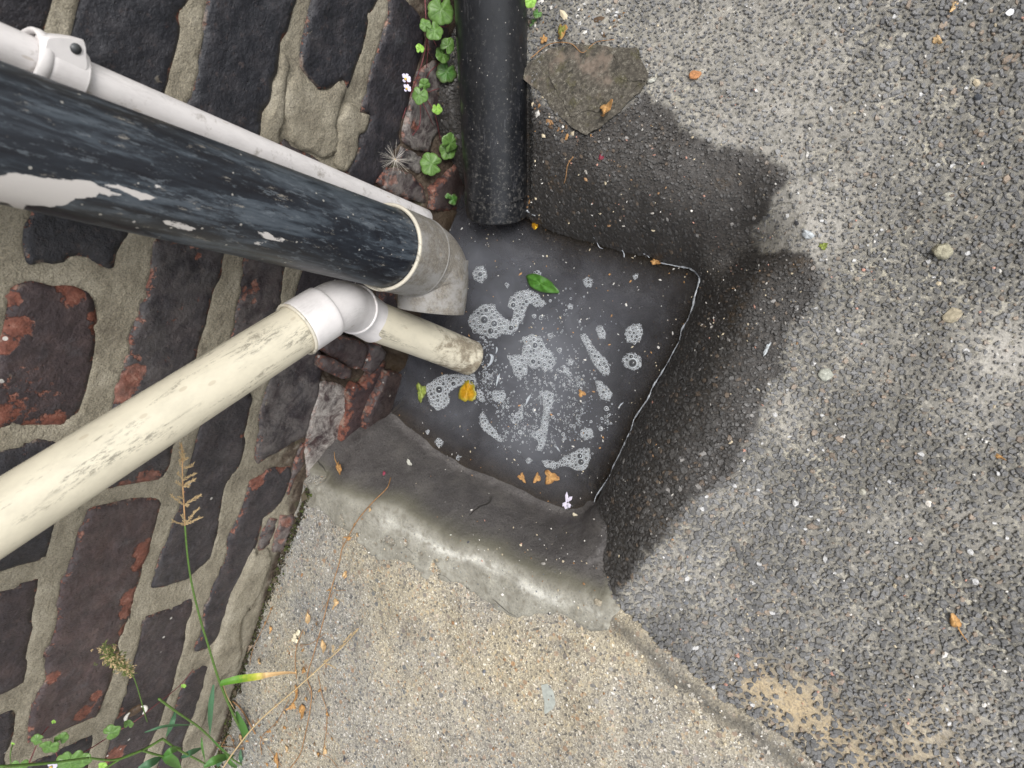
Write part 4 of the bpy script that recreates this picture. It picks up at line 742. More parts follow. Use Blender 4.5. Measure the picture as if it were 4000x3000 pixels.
t = NT('black_plastic_pipe'); P = t.attr('pc', True); n = t.noise(P, 45, 5, .75); n2 = t.noise(P, 260, 4, .8); al = t.attr('al')
c = t.ramp(n, [(.35, (.009, .010, .012)), (.6, (.016, .017, .020)), (.8, (.028, .029, .031))])
dm = t.sm(t.math('ADD', n2, t.math('MULTIPLY', t.math('SUBTRACT', al, .75), .35)), .58, .75); c = t.mix(t.math('MULTIPLY', dm, .7), c, (.12, .115, .108)); c = t.mix(t.math('MULTIPLY', t.sm(t.noise(t.scale(P, (30, 140, 140)), 1.0, 6, .85), .58, .66), .4), c, (.11, .11, .12))
v = t.n('ShaderNodeTexVoronoi', {'Vector': P, 'Scale': 330.0}); s = t.n('ShaderNodeSeparateColor', {0: v.outputs['Color']}).outputs
sp = t.math('MULTIPLY', t.math('LESS_THAN', v.outputs['Distance'], .18), t.math('GREATER_THAN', s[0], .93)); c = t.mix(t.math('MULTIPLY', sp, .7), c, (.40, .38, .35))
M_BP = t.pbr(c, t.math('ADD', t.math('MULTIPLY', n2, .35), .16), t.bump(n2, .15, .0003), .5)
rpip = empty('drain_pipe', RP1); tag(rpip, 'glossy black plastic drain pipe lying along the wall foot, mouth in the water', 'pipe')
pipe_mesh('pipe', [RP0 - RPD * .45, RP0, RP1 - RPD * .016], .0338, M_BP, rpip, 96, None, nP=60)
pipe_mesh('pipe_mouth', [RP1 - RPD * .018, RP1 - RPD * .006, RP1 + RPD * .004], [.0338, .0338, .0331], M_BP, rpip, 96, lambda V, P: {'al': np.ones(len(V))}, cap_in=.004, nP=14)
shift(rpip)
#==PART3==
# ================================================================== SMALL THINGS
def tangent(P, N, fx, fy, ang):
    """unit vector in the plane (P,N) that runs, seen in the photo, towards image angle ang (degrees, 0 = right, 90 = down)"""
    r = ray(fx + 20 * math.cos(math.radians(ang)), fy + 20 * math.sin(math.radians(ang))); t_ = ((P - CAMP) @ N) / (r @ N)
    return nrm(CAMP + r * t_ - P)
def simple_mat(name, col, var=.35, rough=.6, scale=300, spec=.4, bump=.4, bd=.0004, tl=0.0, spots=None, **k):
    t = NT(name); P = t.geo(); n = t.noise(P, scale, 4, .7)
    lo = tuple(c * (1 - var) for c in col); hi = tuple(min(.95, c * (1 + var)) for c in col)
    c = t.ramp(n, [(.3, lo), (.7, hi)])
    if spots: c = t.mix(t.sm(t.noise(P, spots[1], 3, .7), .56, .66), c, spots[0])
    t.pbr(c, rough, t.bump(n, bump, bd), spec, **k); return t.m
def leaf_mat(name, base, edge, veinc, rough=.5, mottle=None):
    t = NT(name); P = t.geo(); n = t.noise(P, 350, 4, .65); e = t.attr('e'); ve = t.attr('v')
    c = t.mix(t.sm(n, .3, .7), tuple(x * .72 for x in base), tuple(x * 1.25 for x in base)); c = t.mix(t.math('MULTIPLY', t.sm(e, .55, 1.0), .8), c, edge)
    if mottle: c = t.mix(t.sm(t.noise(P, 260, 4, .75), .52, .64), c, mottle)
    c = t.mix(t.math('MULTIPLY', ve, .55), c, veinc)
    t.pbr(c, rough, t.bump(ve, .5, .0006, t.bump(n, .35, .0003)), .4)
    b = t.t.nodes[-1]
    return t.m
M_IVY = leaf_mat('toadflax_leaf', (.095, .19, .042), (.115, .21, .055), (.18, .29, .11), .42)
M_IVYD = leaf_mat('toadflax_leaf_shaded', (.06, .16, .03), (.09, .12, .05), (.14, .27, .07), .42)  # darker copy of the leaf green, with shade put into its colour
M_YOUNG = leaf_mat('young_leaf', (.22, .42, .06), (.26, .46, .09), (.36, .55, .16), .45)
M_GLEAF = leaf_mat('fresh_green_leaf', (.055, .16, .022), (.045, .12, .02), (.11, .26, .05), .42)
M_YLEAF = leaf_mat('yellow_leaf', (.42, .22, .012), (.20, .22, .03), (.52, .32, .03), .30)
M_YGLEAF = leaf_mat('yellowing_leaf', (.24, .30, .06), (.14, .16, .03), (.38, .42, .14), .45, (.10, .12, .03))
M_DRY = leaf_mat('dry_leaf', (.48, .27, .10), (.30, .15, .05), (.58, .38, .18), .75, (.26, .13, .05))
M_DRYP = leaf_mat('pale_dry_leaf', (.62, .44, .24), (.46, .28, .12), (.72, .56, .34), .75)
M_MOT = leaf_mat('mottled_leaf', (.16, .18, .04), (.36, .17, .06), (.26, .26, .08), .55, (.38, .18, .06))
def leafmesh(name, R, mat, P, N, T, parent=None, lobes=5, depth=.22, notch=.5, asp=1.0, dome=.15, curl=.0, rip=.06, seed=0, rings=6, seg=56, tip=0.0, ragged=0.0):
    """a thin leaf with real curvature; T points to the tip"""
    T = nrm(T - N * (T @ N)); S = np.cross(N, T); V = []; E_ = []; VE = []
    rs = np.random.default_rng(seed + 5); rs0 = rs.random(); rip = rip + (.14 if ragged > .1 and lobes > 3 else 0); ph = rs.uniform(0, 6.28, 4)
    for i in range(rings + 1):
        q = i / rings
        for k in range(seg):
            a = 2 * math.pi * k / seg - math.pi; r = 1 - (depth if ragged < .15 or lobes < 4 or depth < .36 else .16 + .25 * rs0) * (1 - abs(math.cos(lobes * a / 2 * (1.0 if lobes % 2 else 1.0))) ** .55) if lobes > 1 else 1.0
            r += tip * math.exp(-(a / .35) ** 2); r *= 1 - notch * math.exp(-((abs(a) - math.pi) / .28) ** 2)
            r *= 1 + rip * math.sin(3 * a + ph[0]) + ragged * (rs.random() - .5) * (1 if i == rings else 0)
            x = r * q * math.cos(a); y = r * q * math.sin(a) * asp
            z = -dome * q * q * (1 + .6 * math.sin(2 * a + ph[1])) + .07 * q * math.sin(5 * a + ph[2]) + curl * x * abs(x) + curl * .6 * math.sin(4 * y + ph[3]) * .3
            V.append(P + R * (x * T + y * S + z * N)); E_.append(q)
            dl = abs(((a * lobes / (2 * math.pi) + .5 * 0) % 1.0) - (0 if True else .5)); dl = min(dl, 1 - dl); VE.append(math.exp(-(dl / .06) ** 2 / max(.25, q)) * (1 - .5 * q) if q > .02 else 1)
    F = [(i * seg + k, i * seg + (k + 1) % seg, (i + 1) * seg + (k + 1) % seg, (i + 1) * seg + k) for i in range(rings) for k in range(seg)]
    n0 = len(V); V = np.array(V); V2 = V[-seg:] - N * R * .03; V = np.vstack([V, V2]); F += [(rings * seg + k, rings * seg + (k + 1) % seg, n0 + (k + 1) % seg, n0 + k) for k in range(seg)]
    E_ += [1.0] * seg; VE += [0.0] * seg
    o = mesh_np(name, V - P, F, {'e': E_, 'v': VE}, mat, parent); o.location = P - (np.array(parent.location) if parent else 0); return o
def stemmesh(name, pts, r, mat, parent=None, seg=6, n=None):
    pts = np.array(pts); P = spline(pts, n or max(6, len(pts) * 7)); R = np.interp(np.linspace(0, 1, len(P)), np.linspace(0, 1, len(np.atleast_1d(r))), np.atleast_1d(r))
    V, F, _ = tube(P, R, seg); off = np.array(parent.location) if parent else P[0]
    o = mesh_np(name, V - off, F, {'e': np.zeros(len(V)), 'v': np.zeros(len(V))}, mat, parent)
    if not parent: o.location = off
    return o
UPN = nrm([.75, .05, .65]); ZN = np.array([0, 0, 1.0])

# ---------------- ivy-leaved toadflax on the wall
M_STEM = simple_mat('red_stem', (.16, .045, .05), .4, .5); M_GSTEM = simple_mat('green_stem', (.09, .17, .035), .3, .5); M_DSTEM = simple_mat('dry_stem', (.30, .17, .08), .4, .8)
M_PET = simple_mat('lilac_petal', (.62, .58, .74), .15, .5); M_PETY = simple_mat('yellow_palate', (.75, .50, .12), .2, .5)
def wallplant(root_xy, label, leaves, stems, flowers, group):
    base = onx(*root_xy, .006); e = empty('toadflax_plant', base); tag(e, label, 'plant', group)
    for i, (k, x, y, r, ang, lo, mt, xo) in enumerate(leaves):
        fx, fy = Zp(k, x, y); P = onx(fx, fy, xo); _, d = proj(P); R = 1.06 * r / ZR[k][2] * float(d) / FPX
        N = nrm(UPN + rng.normal(0, .16, 3)); T = tangent(P, N, fx, fy, ang)
        leafmesh('leaf', R, mt, P - 0, N, T, e, lobes=lo, depth=.17 if lo < 7 else .11, notch=.5, dome=.14, rip=.05, seed=i, tip=.05)
        if e: pass
    for pts, mt in stems:
        Q = [onx(*p, .006 + .006 * math.sin(1.7 * j)) for j, p in enumerate(pts)]; stemmesh('stem', Q, [.00055, .0004], mt, e)
    for k, x, y, r in flowers:
        fx, fy = Zp(k, x, y); P = onx(fx, fy, .022); _, d = proj(P); R = r / ZR[k][2] * float(d) / FPX; N = nrm(CAMP - P); ac = Acc()
        for a in (-155, -110, -60, -20, 90):
            T = tangent(P, N, fx, fy, a + 40); S = np.cross(N, T); w_ = .34 * R; L_ = R * (1 if a < 80 else .6)
            ac.add([P + T * .05 * R, P + T * .5 * L_ + S * w_ + N * .1 * R, P + T * L_ + S * w_ * .7 + N * .02 * R, P + T * L_ * 1.04, P + T * L_ - S * w_ * .7 + N * .02 * R, P + T * .5 * L_ - S * w_ + N * .1 * R], [(0, 1, 2, 3, 4, 5)])
        fl = ac.build('flower', M_PET, e, off=base); V, F, _ = tube([P - N * R * .1, P + N * R * .2, P + N * R * .38], [.2 * R, .28 * R, .1 * R], 10)
        mesh_np('flower_centre', V - base, F, None, M_PETY, fl)
    return e
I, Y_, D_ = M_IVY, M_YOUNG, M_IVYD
wallplant(Zp('b', 1530, 300), 'trailing toadflax plant with lobed green leaves and two lilac flowers beside the black drain pipe',
  [('b', 1648, 78, 100, 95, 7, I, .022), ('b', 1524, 195, 46, -120, 5, I, .018), ('b', 1592, 240, 68, 60, 5, I, .024), ('b', 1482, 376, 34, -95, 5, Y_, .012), ('b', 1700, 355, 56, -60, 5, I, .026), ('b', 1660, 425, 62, 150, 5, I, .020),
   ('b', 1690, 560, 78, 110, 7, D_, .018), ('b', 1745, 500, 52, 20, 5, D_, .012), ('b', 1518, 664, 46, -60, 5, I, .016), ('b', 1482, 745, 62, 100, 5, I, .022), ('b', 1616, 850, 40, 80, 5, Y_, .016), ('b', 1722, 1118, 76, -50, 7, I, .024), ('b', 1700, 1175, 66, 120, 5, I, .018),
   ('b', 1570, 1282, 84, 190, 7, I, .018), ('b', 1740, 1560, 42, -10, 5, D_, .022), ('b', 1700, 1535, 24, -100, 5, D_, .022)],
  [(tr('b', 1520,-10, 1528,160, 1535,300), M_STEM), (tr('b', 1535,300, 1500,480, 1440,650, 1390,790, 1345,925), M_STEM), (tr('b', 1540,300, 1545,380, 1530,540), M_STEM), (tr('b', 1500,800, 1540,880, 1595,1005), M_STEM),
   (tr('b', 1530,770, 1600,900, 1645,1120), M_STEM), (tr('b', 1484,800, 1480,960, 1420,1060, 1350,1120), M_STEM), (tr('b', 1540,722, 1600,700, 1650,688), M_STEM), (tr('b', 1580,300, 1610,360), M_STEM), (tr('b', 1640,490, 1560,560, 1520,640), M_STEM), (tr('b', 1690,640, 1730,560, 1735,500), M_STEM),
   (tr('b', 1380,640, 1395,690, 1420,700), M_STEM), (tr('b', 1660,100, 1700,200, 1640,210), M_STEM), (tr('b', 1500,700, 1510,760, 1530,770), M_STEM)],
  [('b', 1368, 618, 40), ('b', 1376, 694, 34)], 'toadflax plants rooted in the wall')
wallplant(Zp('g', 440, 1540), 'toadflax plant with round scalloped leaves low on the brick wall among the grass stems',
  [('g', 385, 1500, 66, 130, 5, I, .035), ('g', 480, 1432, 48, -60, 5, I, .035), ('g', 555, 1610, 95, 100, 7, I, .030), ('g', 640, 1600, 62, 20, 5, I, .034), ('g', 872, 1382, 58, -30, 5, I, .030), ('g', 1002, 1320, 36, -80, 5, I, .025), ('g', 290, 1440, 42, 180, 5, I, .03), ('g', 418, 1302, 16, -90, 5, Y_, .02), ('g', 1432, 1020, 20, 60, 5, Y_, .014), ('g', 150, 1650, 60, 100, 5, I, .03), ('g', 800, 1650, 34, -60, 5, Y_, .03), ('g', 100, 1472, 14, -90, 5, Y_, .02)],
  [(tr('g', 400,1700, 560,1590, 720,1500, 900,1385, 1060,1290, 1200,1180, 1400,1020, 1510,890), M_STEM), (tr('g', 220,1640, 300,1450, 350,1370, 412,1302), M_STEM), (tr('g', 430,1500, 445,1560, 480,1620), M_STEM), (tr('g', 100,1472, 80,1560, 90,1660), M_GSTEM)],
  [('g', 398, 1655, 40)], 'toadflax plants rooted in the wall')
# small leaf showing from behind the drain pipe top right
wallplant(Zp('F', 2085, 30), 'sprig of tiny yellow-green leaves and rootlets peeping out right of the black drain pipe',
  [('F', 2072, 6, 22, 60, 5, Y_, .10), ('F', 2100, 52, 18, 120, 5, D_, .10), ('F', 2088, 96, 20, 30, 5, D_, .095)], [(tr('F', 2080,10, 2100,60, 2070,110), M_GSTEM), (tr('F', 2110,-20, 2160,60, 2200,130), M_DSTEM)], [], 'toadflax plants rooted in the wall')

# ---------------- grasses
def blade(name, pts3, w, mat, parent, N0=None, seg=None):
    """folded grass blade along pts3, widths w"""
    P = spline(pts3, seg or 16); n = len(P); W = np.interp(np.linspace(0, 1, n), np.linspace(0, 1, len(w)), w); T = np.gradient(P, axis=0); V = []; al = []
    for i in range(n):
        t_ = nrm(T[i]); N = nrm(CAMP - P[i]) if N0 is None else N0; S = nrm(np.cross(t_, N)); N = np.cross(S, t_)
        for s_ in (-1, -.5, 0, .5, 1): V.append(P[i] + S * s_ * W[i] / 2 - N * (1 - abs(s_)) * W[i] * .16); al.append(i / (n - 1))
    F = [(i * 5 + k, i * 5 + k + 1, (i + 1) * 5 + k + 1, (i + 1) * 5 + k) for i in range(n - 1) for k in range(4)]
    m = len(V); V = np.array(V); V = np.vstack([V, V - nrm(CAMP - P[0]) * .00018]); al = al + al; F += [tuple(m + j for j in f[::-1]) for f in F[:]]
    off = np.array(parent.location); return mesh_np(name, V - off, F, {'al': al, 'e': np.zeros(len(V)), 'v': np.zeros(len(V))}, mat, parent)
def grass_mat(name, stops):
    t = NT(name); P = t.geo(); al = t.attr('al'); n = t.noise(P, 240, 3, .6); f = t.math('ADD', al, t.math('MULTIPLY', t.math('SUBTRACT', n, .5), .22)); c = t.ramp(f, stops)
    c = t.mix(t.sm(t.noise(t.scale(P, (1, 1, 1)), 700, 2), .5, .8), c, t.mix(1.0, c, (.75, .78, .7), 'MULTIPLY')); return t.pbr(c, .5, t.bump(n, .3, .0003), .4)
M_BL1 = grass_mat('turning_blade', [(0, (.07, .19, .02)), (.22, (.11, .26, .02)), (.36, (.40, .42, .05)), (.5, (.62, .42, .20)), (1, (.62, .40, .22))])
M_BL2 = grass_mat('green_blade', [(0, (.055, .15, .03)), (1, (.09, .21, .04))]); M_BL3 = grass_mat('blue_green_blade', [(0, (.045, .12, .06)), (1, (.07, .17, .08))]); M_STRAW = grass_mat('straw', [(0, (.52, .40, .22)), (1, (.66, .52, .30))])
M_STK = grass_mat('grass_stalk', [(0, (.075, .17, .035)), (.5, (.10, .15, .03)), (.85, (.06, .17, .03)), (1, (.09, .17, .04))]); M_STKT = simple_mat('stalk_top', (.55, .33, .16), .2, .6); M_SEED = simple_mat('dry_spikelet', (.48, .36, .20), .3, .7, 900); M_SEEDG = simple_mat('green_spikelet', (.12, .15, .045), .5, .7, 500)
def spikelets(ac, P, T, L, n, w, N, spread=1.0):
    """cluster of pointed husks along T from P"""
    S = np.cross(N, T)
    for j in range(n):
        q = P + T * L * (j / n) + rng.normal(0, 1, 3) * w * .35; d = nrm(T + S * rng.normal(0, .45 * spread) + N * rng.normal(0, .35 * spread)); u = nrm(np.cross(d, N)); l = w * rng.uniform(2.0, 3.4); h = w * .42
        w = w * 1.0; ac.add([q, q + d * l * .45 + u * h, q + d * l * .45 + N * h, q + d * l * .45 - u * h, q + d * l * .45 - N * h, q + d * l], [(0, 1, 2), (0, 2, 3), (0, 3, 4), (0, 4, 1), (5, 2, 1), (5, 3, 2), (5, 4, 3), (5, 1, 4)])
tg = empty('grass_plant', onx(*Zp('g', 1985, 1600), .03)); tag(tg, 'tall grass stalk with a dry tan seed head and one green blade turning straw-coloured', 'grass')
sp_ = tr('g', 1985,1600, 1930,1450, 1840,1280, 1720,1000, 1620,680, 1560,480, 1500,230, 1465,0, 'e', 1445,905); xo = np.linspace(.030, .060, len(sp_))
stemmesh('stem', [onx(*p, x) for p, x in zip(sp_, xo)], [.0014, .0013, .0010, .0008], M_GSTEM, tg, 8, 40)
hp = tr('e', 1445,905, 1438,760, 1428,600, 1425,450, 1425,330, 1415,268); HX = np.linspace(.060, .066, len(hp)); HP = [onx(*p, x) for p, x in zip(hp, HX)]; stemmesh('stem_tip', HP, [.0007, .0003], M_STKT, tg, 6)
ac = Acc()
for (bx, by), (tx, ty), n in [((1443,900),(1335,868),26),((1443,900),(1578,838),30),((1443,895),(1560,760),30),((1443,880),(1420,820),12),((1438,745),(1322,662),28),((1438,740),(1578,664),30),((1438,750),(1470,745),10),((1436,700),(1400,680),10),
    ((1428,600),(1372,560),18),((1430,598),(1524,540),22),((1428,605),(1480,600),10),((1427,550),(1382,478),18),((1427,545),(1532,496),22),((1426,460),(1398,384),14),((1428,462),(1514,430),16),((1426,420),(1440,340),22),((1425,400),(1408,330),18),((1424,350),(1424,290),20),((1420,320),(1412,262),16),((1430,400),(1462,375),12)]:
    a_ = onx(*Zp('e', bx, by), .063); b_ = onx(*Zp('e', tx, ty), .066); L = np.linalg.norm(b_ - a_); spikelets(ac, a_, nrm(b_ - a_), L * .9, int(n * 1.6), .00095, nrm(CAMP - a_))
ac.build('seed_head', M_SEED, tg, False, off=tg.location)
bp_ = tr('g', 1718,1000, 1850,968, 2020,945, 'h', 400,535, 505,525, 592,548); blade('blade', [onx(*p, x) for p, x in zip(bp_, (.043, .055, .065, .075, .08, .075))], [.0055, .0078, .0074, .0050, .0022, .0005], M_BL1, tg, seg=30)
stemmesh('dry_sheath', [onx(*Zp('g', *p), .04) for p in ((1740,1000),(1770,1090),(1830,1200))], [.0008, .0003], M_SEED, tg)
tuft = empty('grass_tuft', onx(*Zp('g', 1700, 1640), .02)); tag(tuft, 'tuft of jointed green grass stems and broad blades at the foot of the wall', 'grass')
for k, pts, w_, mt, x0 in [('g', (1668,1010,1645,1200,1640,1405), .0040, M_BL3, .03), ('g', (1372,1218,1340,1320,1296,1420), .0034, M_BL3, .04), ('g', (1270,1565,1340,1600,1415,1665), .0068, M_BL2, .05), ('g', (1275,1568,1345,1520,1420,1505), .0044, M_BL2, .05),
    ('g', (1590,1650,1700,1590,1835,1562), .0064, M_BL2, .04), ('g', (1415,1580,1490,1540,1585,1500), .0042, M_BL3, .045), ('g', (1845,1220,1920,1400,1985,1600), .0058, M_BL2, .035), ('g', (1130,1382,1300,1332,1525,1322), .0018, M_BL3, .05), ('g', (1760,1560,1810,1630,1880,1665), .0030, M_BL2, .04), ('g', (1640,1420,1740,1520,1830,1585), .0016, M_BL2, .045), ('g', (1080,1665,1180,1620,1270,1570), .0055, M_BL3, .05), ('g', (1575,1420,1580,1500,1605,1620), .0016, M_BL2, .045), ('g', (1700,1650,1720,1600,1760,1590), .005, M_BL3, .04), ('g', (1880,1520,1885,1600,1960,1650), .003, M_BL3, .04)]:
    Q = [onx(*Zp(k, pts[i], pts[i + 1]), x0 + .006 * math.sin(i)) for i in range(0, 6, 2)]; w_ *= 1.45; blade('blade', Q, [w_ * .35, w_, w_ * .9, w_ * .1], mt, tuft, seg=14)
for pts, x0 in [((1240,1118,1375,1218,1540,1330,1640,1420,1790,1570,1905,1645), .045), ((1270,1432,1110,1522,900,1595,690,1582), .055), ((1270,1432,1400,1520,1600,1625), .05), ((1110,1522,1200,1550,1275,1568), .05), ((1110,1522,960,1580,820,1665), .055), ((0,1650,350,1625,520,1605,690,1582), .06)]:
    Q = [onx(*Zp('g', pts[i], pts[i + 1]), x0) for i in range(0, len(pts), 2)]; stemmesh('stem', Q, [.0012, .0010], M_GSTEM, tuft, 7)
dst = empty('dry_grass_stalk', onx(*Zp('h', 240, 952), .05)); tag(dst, 'straw-coloured dry grass stalk with sparse spikelets crossing low over the slab', 'grass')
dp_ = tr('h', 225,970, 330,835, 450,690, 590,560, 700,450, 760,392, 850,305); DQ = [onground(*p, .02 + .012 * math.sin(j)) for j, p in enumerate(dp_)]; stemmesh('stem', DQ, [.0010, .0005], M_STKT if False else M_SEED, dst)
ac = Acc()
for (bx, by), (tx, ty), n in [((704,445),(735,430),14),((704,445),(758,470),16),((745,405),(750,378),14),((745,405),(790,380),14),((770,385),(800,365),14),((790,365),(825,325),16),((825,330),(858,300),10)]:
    a_ = onground(*Zp('h', bx, by), .02); b_ = onground(*Zp('h', tx, ty), .021); spikelets(ac, a_, nrm(b_ - a_), np.linalg.norm(b_ - a_), n * 2, .0010, nrm(CAMP - a_), .6)
ac.build('seed_head', M_SEED, dst, False, off=dst.location)
gh = empty('grass_seed_head', onx(*Zp('g', 1010, 900), .05)); tag(gh, 'bushy green and tan grass seed head close to the camera before a mortar joint', 'grass'); ac = Acc(); ag = Acc()
for j in range(420):
    u = rng.random(); x = 815 + 205 * u + rng.normal(0, 38 * (1 - .5 * u)); y = 740 + 175 * u + rng.normal(0, 34 * (1 - .4 * u)); a_ = onx(*Zp('g', x, y), .085 + rng.normal(0, .004)); T = tangent(a_, nrm(CAMP - a_), *Zp('g', x, y), rng.uniform(0, 360))
    spikelets(ac if rng.random() < .38 else ag, a_, T, .0018, 3, .00085, nrm(CAMP - a_))
ac.build('dry_husks', M_SEED, gh, False, off=gh.location); ag.build('green_husks', M_SEEDG, gh, False, off=gh.location)
stemmesh('stem', [onx(*Zp('g', 820, 720), .085), onx(*Zp('g', 920, 820), .08), onx(*Zp('g', 1040, 940), .06), onx(*Zp('g', 1150, 1300), .03)], [.0003, .0006], M_GSTEM, gh)

# ---------------- dandelion seed, broken shell
ds = empty('dandelion_seed', onx(*Zp('b', 1288, 1245), .012)); tag(ds, 'feathery pale dandelion seed caught on the dark bricks above the overflow pipe', 'seed'); C0 = np.array(ds.location); N = nrm(CAMP - C0); M_FLUFF = simple_mat('seed_fluff', (.62, .58, .52), .2, .6); ac = Acc()
for j in range(52):
    a = rng.uniform(0, 360); T = tangent(C0, N, *Zp('b', 1288, 1245), a); L = rng.uniform(.012, .019) * (1.0 if 130 < a < 320 or a < 60 else .8); P1 = C0 + T * L * .55 + N * L * rng.uniform(.1, .5); P2 = C0 + T * L + N * L * rng.uniform(-.1, .5); V, F, _ = tube(spline([C0, P1, P2], 5), [.00012, .00009, .00008, .00006, .00005], 4, False); ac.add(V, F)
ac.build('pappus', M_FLUFF, ds, off=C0); V, F, _ = tube([C0 - N * .001, C0, C0 + N * .0012], [.0004, .0010, .0004], 8); mesh_np('seed', V - C0, F, None, M_SEED, ds)
sh = empty('snail_shell', onx(*Zp('g', 1060, 1230), .012)); tag(sh, 'broken snail shell with white rim and dark hollow stuck low on the wall', 'shell'); C0 = np.array(sh.location); N = nrm([.9, 0, .35]); M_SHW = simple_mat('white_shell', (.74, .72, .67), .15, .4); M_SHD = simple_mat('dark_shell', (.10, .065, .04), .5, .5, 400)
fx, fy = Zp('g', 1060, 1230); T = tangent(C0, N, fx, fy, -35); S = np.cross(N, T)
V = []; F = []
for i in range(7):
    for k in range(20):
        q = i / 6 * math.pi / 2; a = 2 * math.pi * k / 20; V.append(T * .0085 * math.cos(a) * math.cos(q) + S * .0048 * math.sin(a) * math.cos(q) + N * .004 * math.sin(q) - N * .004)
F = [(i * 20 + k, i * 20 + (k + 1) % 20, i * 20 + 20 + (k + 1) % 20, i * 20 + 20 + k) for i in range(6) for k in range(20)]; mesh_np('shell_whorl', np.array(V), F, None, M_SHD, sh)
for a0_, a1_, wd in ((105, 200, .0020), (-70, 40, .0022)):
    Q = [T * .0098 * math.cos(math.radians(a)) + S * .0064 * math.sin(math.radians(a)) + N * .001 for a in np.linspace(a0_, a1_, 14)]
    V, F, _ = tube(Q, wd * np.sin(np.linspace(.25, 2.9, 14)) * .8 + .0002, 8); mesh_np('shell_rim', V, F, None, M_SHW, sh)

# ---------------- slate fragment
t = NT('mossy_slate'); P = t.geo(); n = t.noise(P, 70, 5, .7); nf = t.noise(P, 300, 5, .8)
c = t.ramp(nf, [(.3, (.030, .027, .023)), (.5, (.085, .076, .062)), (.68, (.18, .165, .135)), (.8, (.34, .31, .26))]); c = t.mix(t.math('MULTIPLY', t.sm(n, .52, .66), .45), c, (.085, .080, .030)); c = t.mix(t.math('MULTIPLY', t.sm(t.noise(P, 190, 5, .8), .56, .64), .6), c, (.30, .28, .235)); c = t.mix(t.math('MULTIPLY', t.sm(t.noise(P, 120, 5, .8), .46, .36), .7), c, (.03, .028, .024)); c = t.mix(t.math('MULTIPLY', t.sm(t.noise(P, 30, 4), .56, .72), .6), c, (.26, .20, .16))
M_SLATE = t.pbr(c, .85, t.bump(nf, .8, .0007, t.bump(n, .6, .002)), .3)
def plaque(name, pts, z0, th, mat, parent, seed, tilt=(0, 0), rag=.0012):
    P2 = np.array([onz(x, y, z0)[:2] for x, y in pts]); V, F, Ed = slab_mesh(P2, step=.004, seed=seed, rag=rag, thick=th, edge_drop=.0004); V = V.copy(); V[:, 2] = V[:, 2] * .35 + z0 + th
    c_ = P2.mean(0); V[:, 2] += (V[:, 0] - c_[0]) * tilt[0] + (V[:, 1] - c_[1]) * tilt[1]; off = np.array(parent.location) if parent else np.array([c_[0], c_[1], z0])
    o = mesh_np(name, V - off, F, {'e': np.zeros(len(V)), 'v': np.zeros(len(V))}, mat, parent, False)
    if not parent: o.location = off
    return o
sl = empty('slate_fragment', onz(*Zp('D', 1268, 200), .002)); tag(sl, 'heart-shaped piece of broken mossy slate lying beside the black drain pipe', 'slate')
plaque('slate_layer', tr('D', 1120,160, 1150,135, 1190,108, 1245,97, 1310,106, 1378,106, 1396,150, 1402,176, 1385,203, 1342,243, 1303,275, 1268,294, 1238,278, 1200,246, 1172,205, 1140,178), .000, .0028, M_SLATE, sl, 501, (.02, .03), .0022)
plaque('slate_layer', tr('D', 1190,115, 1245,101, 1310,109, 1375,110, 1392,150, 1396,172, 1330,222, 1290,238, 1232,250, 1212,215, 1182,165), .0030, .0012, M_SLATE, sl, 503, (.02, .03), .0030)
plaque('slate_flake', tr('D', 1325,118, 1376,111, 1392,150, 1399,177, 1370,176, 1338,170, 1322,150, 1334,135), .0045, .0014, M_SLATE, sl, 504, (.05, .10))

# ---------------- loose stones
def rock(name, k, x, y, r, label, col, cat='stone', flat=.6, elong=1.0, ang=0, lift=.0, seed=0, group=None, sc=400, jag=.28, dom=2):
    fx, fy = Zp(k, x, y); P = onground(fx, fy); _, d = proj(P); R = r / ZR[k][2] * float(d) / FPX
    import bmesh
    bm = bmesh.new(); bmesh.ops.create_icosphere(bm, subdivisions=3, radius=1); rs = np.random.default_rng(seed); planes = [(nrm(rs.normal(0, 1, 3)), rs.uniform(.62, .92)) for _ in range(12)]
    T = tangent(P, ZN, fx, fy, ang); S = np.cross(ZN, T)
    for v in bm.verts:
        p = np.array(v.co)
        for n_, dd in planes:
            q = p @ n_
            if q > dd: p = p - n_ * (q - dd)
        p = p * (1 + jag * .35 * (mnoise(Vector(p * 2.3 + seed)) + .5 * mnoise(Vector(p * 6 + seed))))
        v.co = Vector(R * (p[0] * T * elong + p[1] * S + p[2] * ZN * flat) + ZN * R * flat * .6)
    me = bpy.data.meshes.new(name); bm.to_mesh(me); bm.free(); me.materials.append(simple_mat(name + '_stone', col, .38, .85, sc, .3, .7, .0008))
    o = bpy.data.objects.new(name, me); COL.objects.link(o); o.location = P; tag(o, label, cat, group); return o
GS = 'loose stones on the asphalt'
rock('mortar_lump_stone' if False else 'loose_stone', 'D', 2033, 543, 21, 'largest loose stone, pale greenish and angular, out on the dry asphalt at right', (.33, .31, .23), flat=.75, seed=1, group=GS)
rock('stone_flake', 'D', 2060, 680, 17, 'flat oblong flake of buff stone on the asphalt below the largest loose stone', (.33, .29, .21), flat=.32, elong=1.35, ang=-22, seed=2, group=GS)
rock('loose_stone', 'D', 1785, 808, 16, 'round pale grey-green crumb of mortar on the asphalt beside the damp patch', (.38, .39, .34), flat=.4, seed=3, group=GS)
rock('loose_stone', 'D', 2005, 1088, 8, 'small smooth white pebble on dry asphalt right of the gully', (.68, .64, .58), flat=.6, seed=4, group=GS, jag=.1)
rock('loose_stone', 'D', 2111, 211, 9, 'small black angular stone near the upper right edge of the asphalt', (.05, .055, .065), flat=.7, seed=5, group=GS)
